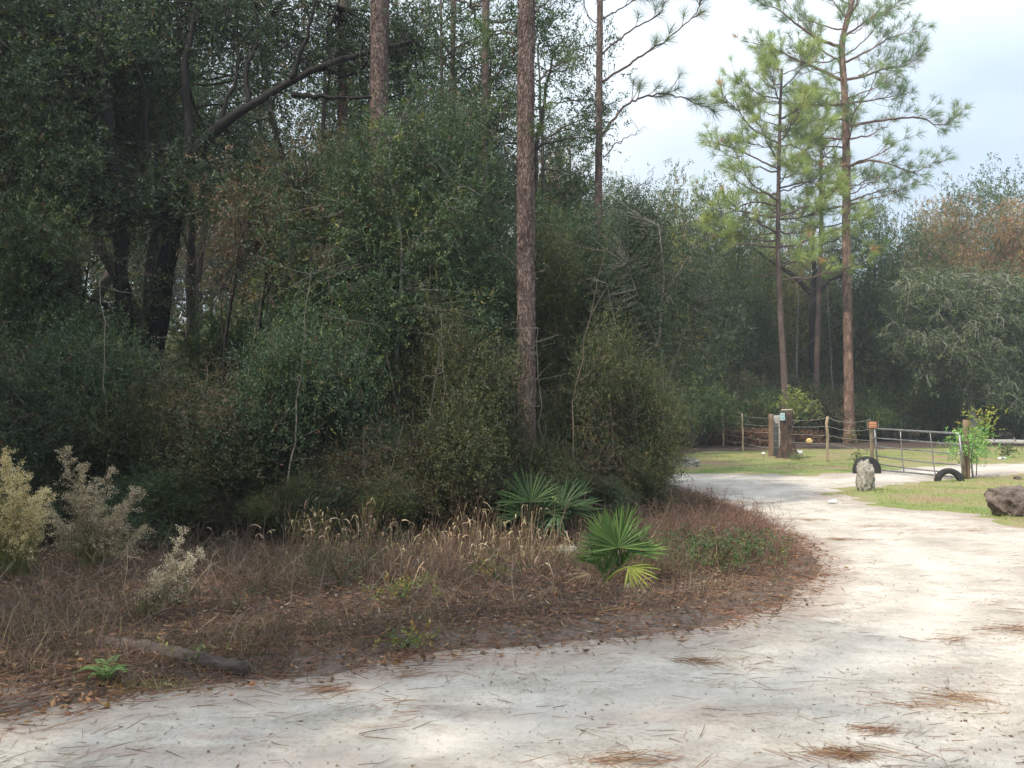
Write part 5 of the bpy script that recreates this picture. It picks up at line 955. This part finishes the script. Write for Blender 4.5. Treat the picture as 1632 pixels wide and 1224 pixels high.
def palmetto(label, bpx, bpy, fronds, seed, name='saw_palmetto'):
    g = G(bpx, bpy); b = np.array([g[0], g[1], zz(g[0], g[1])]); rg = np.random.RandomState(seed); t = thing(name, label, 'palmetto', b)
    for (hx, hy, dy, ax, fc, Rr, ns, sp_, cols, wd, dr, own) in fronds:
        hub = at(hx, hy, b[1] + dy) - b; mb = MB(); fan(mb, rg, hub, ax, fc, Rr * rg.uniform(.92, 1.08), ns, sp_, cols, [1] * len(cols), wd, dr); tube(mb, bez(np.array([rg.uniform(-.03, .03), 0, 0]), np.array([hub[0] * .3, hub[1] * .5, hub[2] * .7]), hub, 8), .006, 5, cols[0], cap=False)
        o = obj('frond', mb.mesh('frond', M_FROND), t)
        if own: o['label'] = own
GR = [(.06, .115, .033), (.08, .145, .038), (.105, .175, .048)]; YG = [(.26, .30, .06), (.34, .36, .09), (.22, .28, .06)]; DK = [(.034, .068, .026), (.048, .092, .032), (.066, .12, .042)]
BR = [(.26, .17, .11), (.20, .14, .10), (.32, .24, .16)]
palmetto('bright green fan palmetto with one yellow drooping frond near the sand', 962, 948, [
    (985, 872, -.10, (-.05, .1, 1), (0, -1, .25), .36, 34, R(205), GR, .024, .03, None), (975, 885, .05, (-.5, .1, .9), (.2, -1, .3), .34, 26, R(150), GR, .022, .03, None), (1000, 880, .0, (.7, 0, .6), (-.2, -1, .5), .30, 20, R(110), GR, .022, .05, None),
    (1002, 903, -.18, (.55, -.1, -.55), (-.25, -1, .2), .27, 13, R(118), YG, .020, .10, 'yellow green drooping frond'), (1025, 880, .1, (.8, .1, .55), (.1, -.35, .9), .24, 12, R(60), [(.16, .25, .06), (.22, .29, .08)], .018, .03, None), (950, 900, .05, (-.35, .1, .9), (.1, -1, .1), .26, 20, R(110), GR, .018, .02, None),
    (962, 915, -.05, (.0, .1, 1), (.4, -1, 0), .22, 22, R(80), GR, .016, .02, None), (985, 905, .02, (.2, 0, 1), (-.3, -1, 0), .24, 18, R(70), GR, .016, .02, None), (935, 925, -.02, (-.9, 0, .3), (0, -1, .6), .14, 9, R(70), [(.12, .2, .06), (.2, .24, .08)], .014, .05, None), (942, 915, -.05, (-.8, -.1, -.4), (0, -.8, .6), .22, 12, R(90), BR, .016, .2, 'brown dead frond'), (1010, 930, .05, (.7, -.1, -.3), (0, -.8, .6), .2, 10, R(80), BR, .016, .2, 'brown dead frond'), (990, 850, .15, (.15, .2, 1), (.3, -1, .1), .30, 20, R(90), GR, .018, .04, None), (968, 862, .12, (-.35, .2, 1), (-.4, -1, .2), .30, 18, R(80), GR, .018, .05, None)], 1)
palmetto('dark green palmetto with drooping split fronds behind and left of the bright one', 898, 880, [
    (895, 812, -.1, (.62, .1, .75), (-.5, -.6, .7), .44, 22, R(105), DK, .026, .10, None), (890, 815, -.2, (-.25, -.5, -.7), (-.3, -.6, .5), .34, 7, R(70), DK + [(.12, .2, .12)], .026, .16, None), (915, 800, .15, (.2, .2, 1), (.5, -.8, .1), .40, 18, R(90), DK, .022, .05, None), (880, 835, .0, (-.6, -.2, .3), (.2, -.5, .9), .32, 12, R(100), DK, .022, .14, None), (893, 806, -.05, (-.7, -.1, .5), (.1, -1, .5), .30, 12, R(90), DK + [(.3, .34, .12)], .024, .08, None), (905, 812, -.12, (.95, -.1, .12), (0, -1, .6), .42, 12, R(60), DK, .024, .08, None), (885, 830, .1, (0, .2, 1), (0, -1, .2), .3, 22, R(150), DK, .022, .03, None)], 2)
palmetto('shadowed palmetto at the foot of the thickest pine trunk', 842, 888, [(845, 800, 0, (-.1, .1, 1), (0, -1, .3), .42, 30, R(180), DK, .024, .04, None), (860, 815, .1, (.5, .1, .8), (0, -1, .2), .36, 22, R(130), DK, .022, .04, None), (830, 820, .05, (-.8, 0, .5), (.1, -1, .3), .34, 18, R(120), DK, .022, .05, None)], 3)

# ------------------------------------------------------------------ dog fennels
def fennel(label, bpx, bpy, stems, seed, fluff, wts, nbr=34, size=1.0, green=.3, dens=13):
    g = G(bpx, bpy); b = np.array([g[0], g[1], zz(g[0], g[1])]); rg = np.random.RandomState(seed); t = thing('dog_fennel', label, 'weed', b); sb = MB(); fb = MB(); O = []; D = []; GP = []; GD = []
    for (tx, ty, mx_, my_) in stems:
        top = at(tx, ty, b[1] + rg.uniform(-.15, .15)) - b; mid = at(mx_, my_, b[1]) - b; a = np.array([rg.uniform(-.06, .06), rg.uniform(-.05, .05), 0]); Q = spline([a, mid, top], 24); tube(sb, Q, np.linspace(.007, .002, 24), 5, (.20, .14, .09)); T = nrm(np.gradient(Q, axis=0))
        for j in range(nbr):
            u = rg.uniform(.35, 1.0); i = int(u * 23); l = size * rg.uniform(.10, .26) * (1.3 - u); d = nrm(T[i] * .8 + nrm(rg.randn(3)) * .75); e = Q[i] + d * l; c = Q[i] + d * l * .5 + np.array([0, 0, .02]); Qb = bez(Q[i], c, e - np.array([0, 0, .10 * l]), 6); tube(sb, Qb, np.linspace(.002, .001, 6), 3, (.24, .18, .12), cap=False)
            for k in range(1, 6): O.append(Qb[k]); D.append(d)
        for j in range(int(28 * green)): i = rg.randint(2, 16); GP.append(Q[i]); GD.append(nrm(rg.randn(3) + np.array([0, 0, .6])))
    O = np.repeat(np.array(O), dens, 0); D = np.repeat(np.array(D), dens, 0); n = len(O); O = O + rg.randn(n, 3) * .013
    leaves(fb, O, D + rg.randn(n, 3) * .8, rg.randn(n, 3), .014 * (.6 + .8 * rg.rand(n)), .007, pal(rg, n, fluff, wts), .1)
    if GP: GP = np.repeat(np.array(GP), 16, 0); needles(sb, GP + rg.randn(len(GP), 3) * .03, np.repeat(np.array(GD), 16, 0) + rg.randn(len(GP), 3) * .5, .09, .0022, pal(rg, len(GP), [(.14, .18, .06), (.22, .22, .08)], [1, 1]), rg, .1)
    obj('stem', sb.mesh('stem', M_DRY), t); obj('plume', fb.mesh('plume', M_DRY), t)
CREAM = [(.78, .66, .44), (.86, .76, .55), (.62, .50, .31), (.52, .46, .20)]; GREYB = [(.50, .42, .33), (.62, .53, .42), (.34, .26, .20), (.72, .64, .48)]
fennel('pale cream dog fennel lit by the sun at the left edge', 24, 940, [(6, 716, 18, 830), (28, 735, 26, 840), (60, 790, 40, 860), (75, 780, 48, 870), (-20, 730, 5, 840), (48, 830, 36, 880), (20, 790, 24, 860), (0, 800, 10, 870), (45, 760, 35, 850), (-35, 800, -10, 870)], 1, CREAM, [4, 3, 3, 2], 56, 1.15, 1.6, 12)
fennel('broad grey brown dog fennel right of the pale cream one', 148, 925, [(100, 712, 130, 820), (128, 740, 140, 830), (175, 748, 158, 840), (220, 778, 180, 860), (75, 800, 115, 870), (150, 770, 150, 850), (235, 842, 190, 880), (120, 790, 135, 860), (200, 800, 170, 860), (95, 840, 120, 880), (180, 830, 165, 880)], 2, GREYB, [3, 3, 3, 1.5], 44, 1.25, .5, 10)
fennel('small dog fennel with whitish tips leaning right over the brown verge', 215, 1010, [(292, 845, 262, 925), (318, 878, 275, 935), (250, 915, 238, 955), (305, 890, 268, 940), (278, 900, 255, 945)], 3, [(.48, .41, .33), (.60, .54, .45), (.32, .24, .20)], [3, 3, 2], 26, .7, .2, 9)

# ------------------------------------------------------------------ hanging moss and dead twigs
def moss(label, px, py, Y, w, h, seed, n=420, cols=((.22, .19, .15), (.30, .27, .20), (.15, .12, .10))):
    o = at(px, py, Y); rg = np.random.RandomState(seed); mb = MB(); P = np.stack([rg.normal(0, w * .4, n), rg.normal(0, .15, n), rg.normal(0, h * .10, n)], 1)
    ribbons(mb, P, np.array([0, 0, -1.0]) + rg.randn(n, 3) * .18, rg.uniform(.3, .75, n) ** 1.2 * h, .005, pal(rg, n, list(cols), [1] * len(cols)), rg, droop=0, seg=3, tipw=.5)
    tag(obj('hanging_moss', mb.mesh('hanging_moss', M_DRY), None, o), label, 'moss', 'moss hanging in the wood')
moss('brown moss and dead twigs hanging over the pair of thin dark stems', 390, 350, 11.9, .7, .9, 1, 600, ((.12, .09, .07), (.16, .12, .095), (.08, .065, .055)))
moss('pale grey moss hanging in the evergreen wall left of the thickest pine', 710, 545, 11.3, .30, .38, 2, 300, ((.20, .18, .13), (.26, .24, .17)))
moss('brown moss hanging left of the straight dark oak trunk', 105, 380, 12.0, .6, .8, 3, 420, ((.14, .11, .08), (.10, .08, .06)))
moss('brown hanging moss right of the arching oak limb foot', 470, 330, 12.0, .5, .7, 4, 420, ((.17, .12, .09), (.12, .09, .07)))
moss('brown hanging moss low behind the middle shrubs', 400, 640, 10.6, .4, .5, 5, 260, ((.13, .09, .075), (.09, .07, .06)))

rq = random.Random(33)
for i, (px, py, Y, w, h, lb) in enumerate([(560, 520, 10.9, .25, .5, 'thin brown moss hanging in the lighter green young tree'), (1000, 590, 13.0, .35, .6, 'pale brown moss hanging left of the thin grey stem at the tip of the wood'),
        (240, 600, 10.6, .35, .5, 'brown dead tangle below the big oak trunk'), (60, 560, 11.0, .4, .6, 'brown moss at the far left of the wall'), (520, 400, 11.2, .3, .5, 'dun moss left of the light green young tree top'), (880, 700, 11.8, .3, .4, 'brown tangle hanging behind the drooping dark palmetto')]):
    moss(lb, px, py, Y, w, h, 20 + i, 240, ((.14, .11, .085), (.19, .155, .115), (.10, .08, .065)))
for i in range(22):
    px = 20 + i * 48 + rq.uniform(-20, 20); Y = float(np.interp(px, [0, 500, 800, 950, 1100], [9.6, 10.0, 10.3, 11.2, 13.2])) + rq.uniform(-.2, .6)
    rg = np.random.RandomState(300 + i); x = px_x(px, Y); b_ = np.array([x, Y, zz(x, Y) - .03]); hh = rg.uniform(1.2, 3.6); lx = rg.uniform(-.5, .5); tb = MB()
    Q = spline([np.zeros(3), np.array([lx * .3 + rg.uniform(-.1, .1), 0, hh * .5]), np.array([lx, rg.uniform(-.2, .2), hh])], 14); Q[1:] += rg.randn(13, 3) * .02; pc = [(.19, .175, .155), (.15, .12, .10), (.11, .09, .075)][i % 3]
    tube(tb, Q, np.linspace(rg.uniform(.006, .014), .003, 14), 5, pc)
    for k in range(12):
        j = rg.randint(3, 14); e = Q[j] + nrm(np.array([rg.randn(), rg.randn() * .6, rg.uniform(-.1, .9)])) * rg.uniform(.15, .6); W_ = bez(Q[j], (Q[j] + e) / 2 + rg.randn(3) * .05, e, 5); tube(tb, W_, np.linspace(.004, .0015, 5), 3, pc, cap=False)
        for _ in range(2): f = W_[rg.randint(2, 5)]; tube(tb, np.array([f, f + rg.randn(3) * .08]), [.002, .001], 3, pc, cap=False)
    tag(obj('bare_sapling', tb.mesh('bare_sapling', M_DRY), None, b_), 'thin leafless sapling with fine dead twigs against the evergreen wall', 'sapling', 'thin leafless saplings against the evergreen wall')

# ------------------------------------------------------------------ pine straw and bits lying on the sand
rg = np.random.RandomState(81); mb = MB(); n = 52000; Y = 3.7 + 20 * rg.rand(n) ** 1.35; X = rg.uniform(-.64, .64, n) * Y; r = -sdist(X, Y, ROAD)
den = vnoise(X, Y, .8, 82) + .7 * vnoise(X, Y * 2.5, .5, 83); k = (r > -.05) & (rg.rand(n) < np.clip(.05 + 1.1 * np.clip(den - .08, 0, 1) ** 1.3 + .35 * np.exp(-r / .3), 0, 1) * .42); X, Y = X[k], Y[k]; n = len(X)
th = rg.normal(.15, .8, n); d = np.stack([np.cos(th), np.sin(th), np.zeros(n)], 1); NC = [(.28, .18, .135), (.21, .14, .115), (.36, .25, .19), (.15, .12, .105)]
needles(mb, np.stack([X, Y, zat(X, Y) + .006], 1), d, .05 + .16 * rg.rand(n), .0024 + .0014 * rg.rand(n), pal(rg, n, NC, [4, 3, 1.5, 2]), rg, 0)
mats = [(1220, 868, .09, 40), (1120, 1055, .07, 50), (1525, 1017, .09, 34), (1625, 1005, .14, 80), (1350, 1205, .09, 90), (1410, 1165, .06, 46), (1490, 1125, .14, 40), (1530, 1112, .09, 50), (530, 1102, .05, 40), (650, 1075, .1, 26), (1340, 860, .12, 60), (1395, 840, .14, 40), (1180, 1085, .2, 22), (640, 1125, .2, 30), (1560, 845, .3, 50), (1290, 830, .2, 50), (1210, 802, .3, 60), (1330, 915, .12, 26), (1000, 1214, .10, 70), (1100, 785, .4, 40), (1200, 770, .5, 40)]
for px, py, w, m in mats:
    g = G(px, py); m = int(m * 1.3); th = rg.normal(rg.uniform(-.6, .6), .6, m); P = np.stack([g[0] + rg.laplace(0, w * 1.1, m), g[1] + rg.laplace(0, w * .42, m)], 1); d = np.stack([np.cos(th), np.sin(th), .06 * rg.randn(m)], 1)
    needles(mb, np.concatenate([P - d[:, :2] * .09, (zat(P[:, 0], P[:, 1]) + .008 + .018 * rg.rand(m))[:, None]], 1), d, .10 + .16 * rg.rand(m), .0032, pal(rg, m, [(.30, .18, .125), (.24, .14, .10), (.38, .26, .18)], [3, 3, 1]), rg, .02)
tag(obj('pine_straw', mb.mesh('pine_straw', M_DRY)), 'fallen brown pine needles scattered over the sand', 'pine straw', kind='stuff')
mb = MB(); n = 22000; Y = 3.7 + 18 * rg.rand(n) ** 1.4; X = rg.uniform(-.64, .64, n) * Y; k = (sdist(X, Y, ROAD) < 0) & (rg.rand(n) < .15 + 1.3 * np.clip(vnoise(X, Y, .9, 84), 0, 1)); X, Y = X[k], Y[k]; n = len(X)
leaves(mb, np.stack([X, Y, zat(X, Y) + .006], 1), rg.randn(n, 3) * np.array([1, 1, .15]), np.array([0, 0, 1]) + rg.randn(n, 3) * .4, .008 + .028 * rg.rand(n) ** 2.5, .005 + .012 * rg.rand(n) ** 2, pal(rg, n, [(.14, .10, .08), (.24, .17, .13), (.30, .19, .12), (.34, .32, .29)], [4, 3, 1, 3]), .1)
for _ in range(60):
    y = 3.8 + 12 * rg.rand(); x = rg.uniform(-.6, .6) * y
    if sdist(np.array([x]), np.array([y]), ROAD)[0] > -.05: continue
    th = rg.normal(0, .6); l = rg.uniform(.06, .28); z = zz(x, y) + .008; d = np.array([math.cos(th), math.sin(th), .02]); tube(mb, bez(np.array([x, y, z]), np.array([x, y, z]) + d * l * .5 + rg.randn(3) * np.array([.02, .02, 0]), np.array([x, y, z]) + d * l, 5), np.linspace(.0028, .001, 5), 4, (.20, .14, .11), cap=False)
tag(obj('sand_debris', mb.mesh('sand_debris', M_DRY)), 'small dark leaf crumbs and twigs strewn on the sand', 'debris', kind='stuff')
# larger oak leaves at the sand edge
rg = np.random.RandomState(86)
mb = MB()
for px, py in [(275, 1038), (100, 1125), (115, 1132), (130, 1118), (625, 1052), (640, 1055), (655, 1048), (545, 960), (850, 990), (700, 1045), (180, 1105), (95, 1140), (600, 1060), (150, 1112)]:
    g = G(px, py); m = 6; P = np.stack([g[0] + rg.normal(0, .09, m), g[1] + rg.normal(0, .06, m)], 1); leaves(mb, np.concatenate([P, (zat(P[:, 0], P[:, 1]) + .02 + .02 * rg.rand(m))[:, None]], 1), rg.randn(m, 3) * np.array([1, 1, .3]), np.array([0, 0, 1]) + rg.randn(m, 3) * .4, .06, .028, pal(rg, m, [(.32, .18, .10), (.38, .23, .13)], [1, 1]), .12)
tag(obj('oak_leaves', mb.mesh('oak_leaves', M_DRY)), 'orange brown fallen oak leaves along the sand edge', 'leaves', kind='stuff')
print('done')
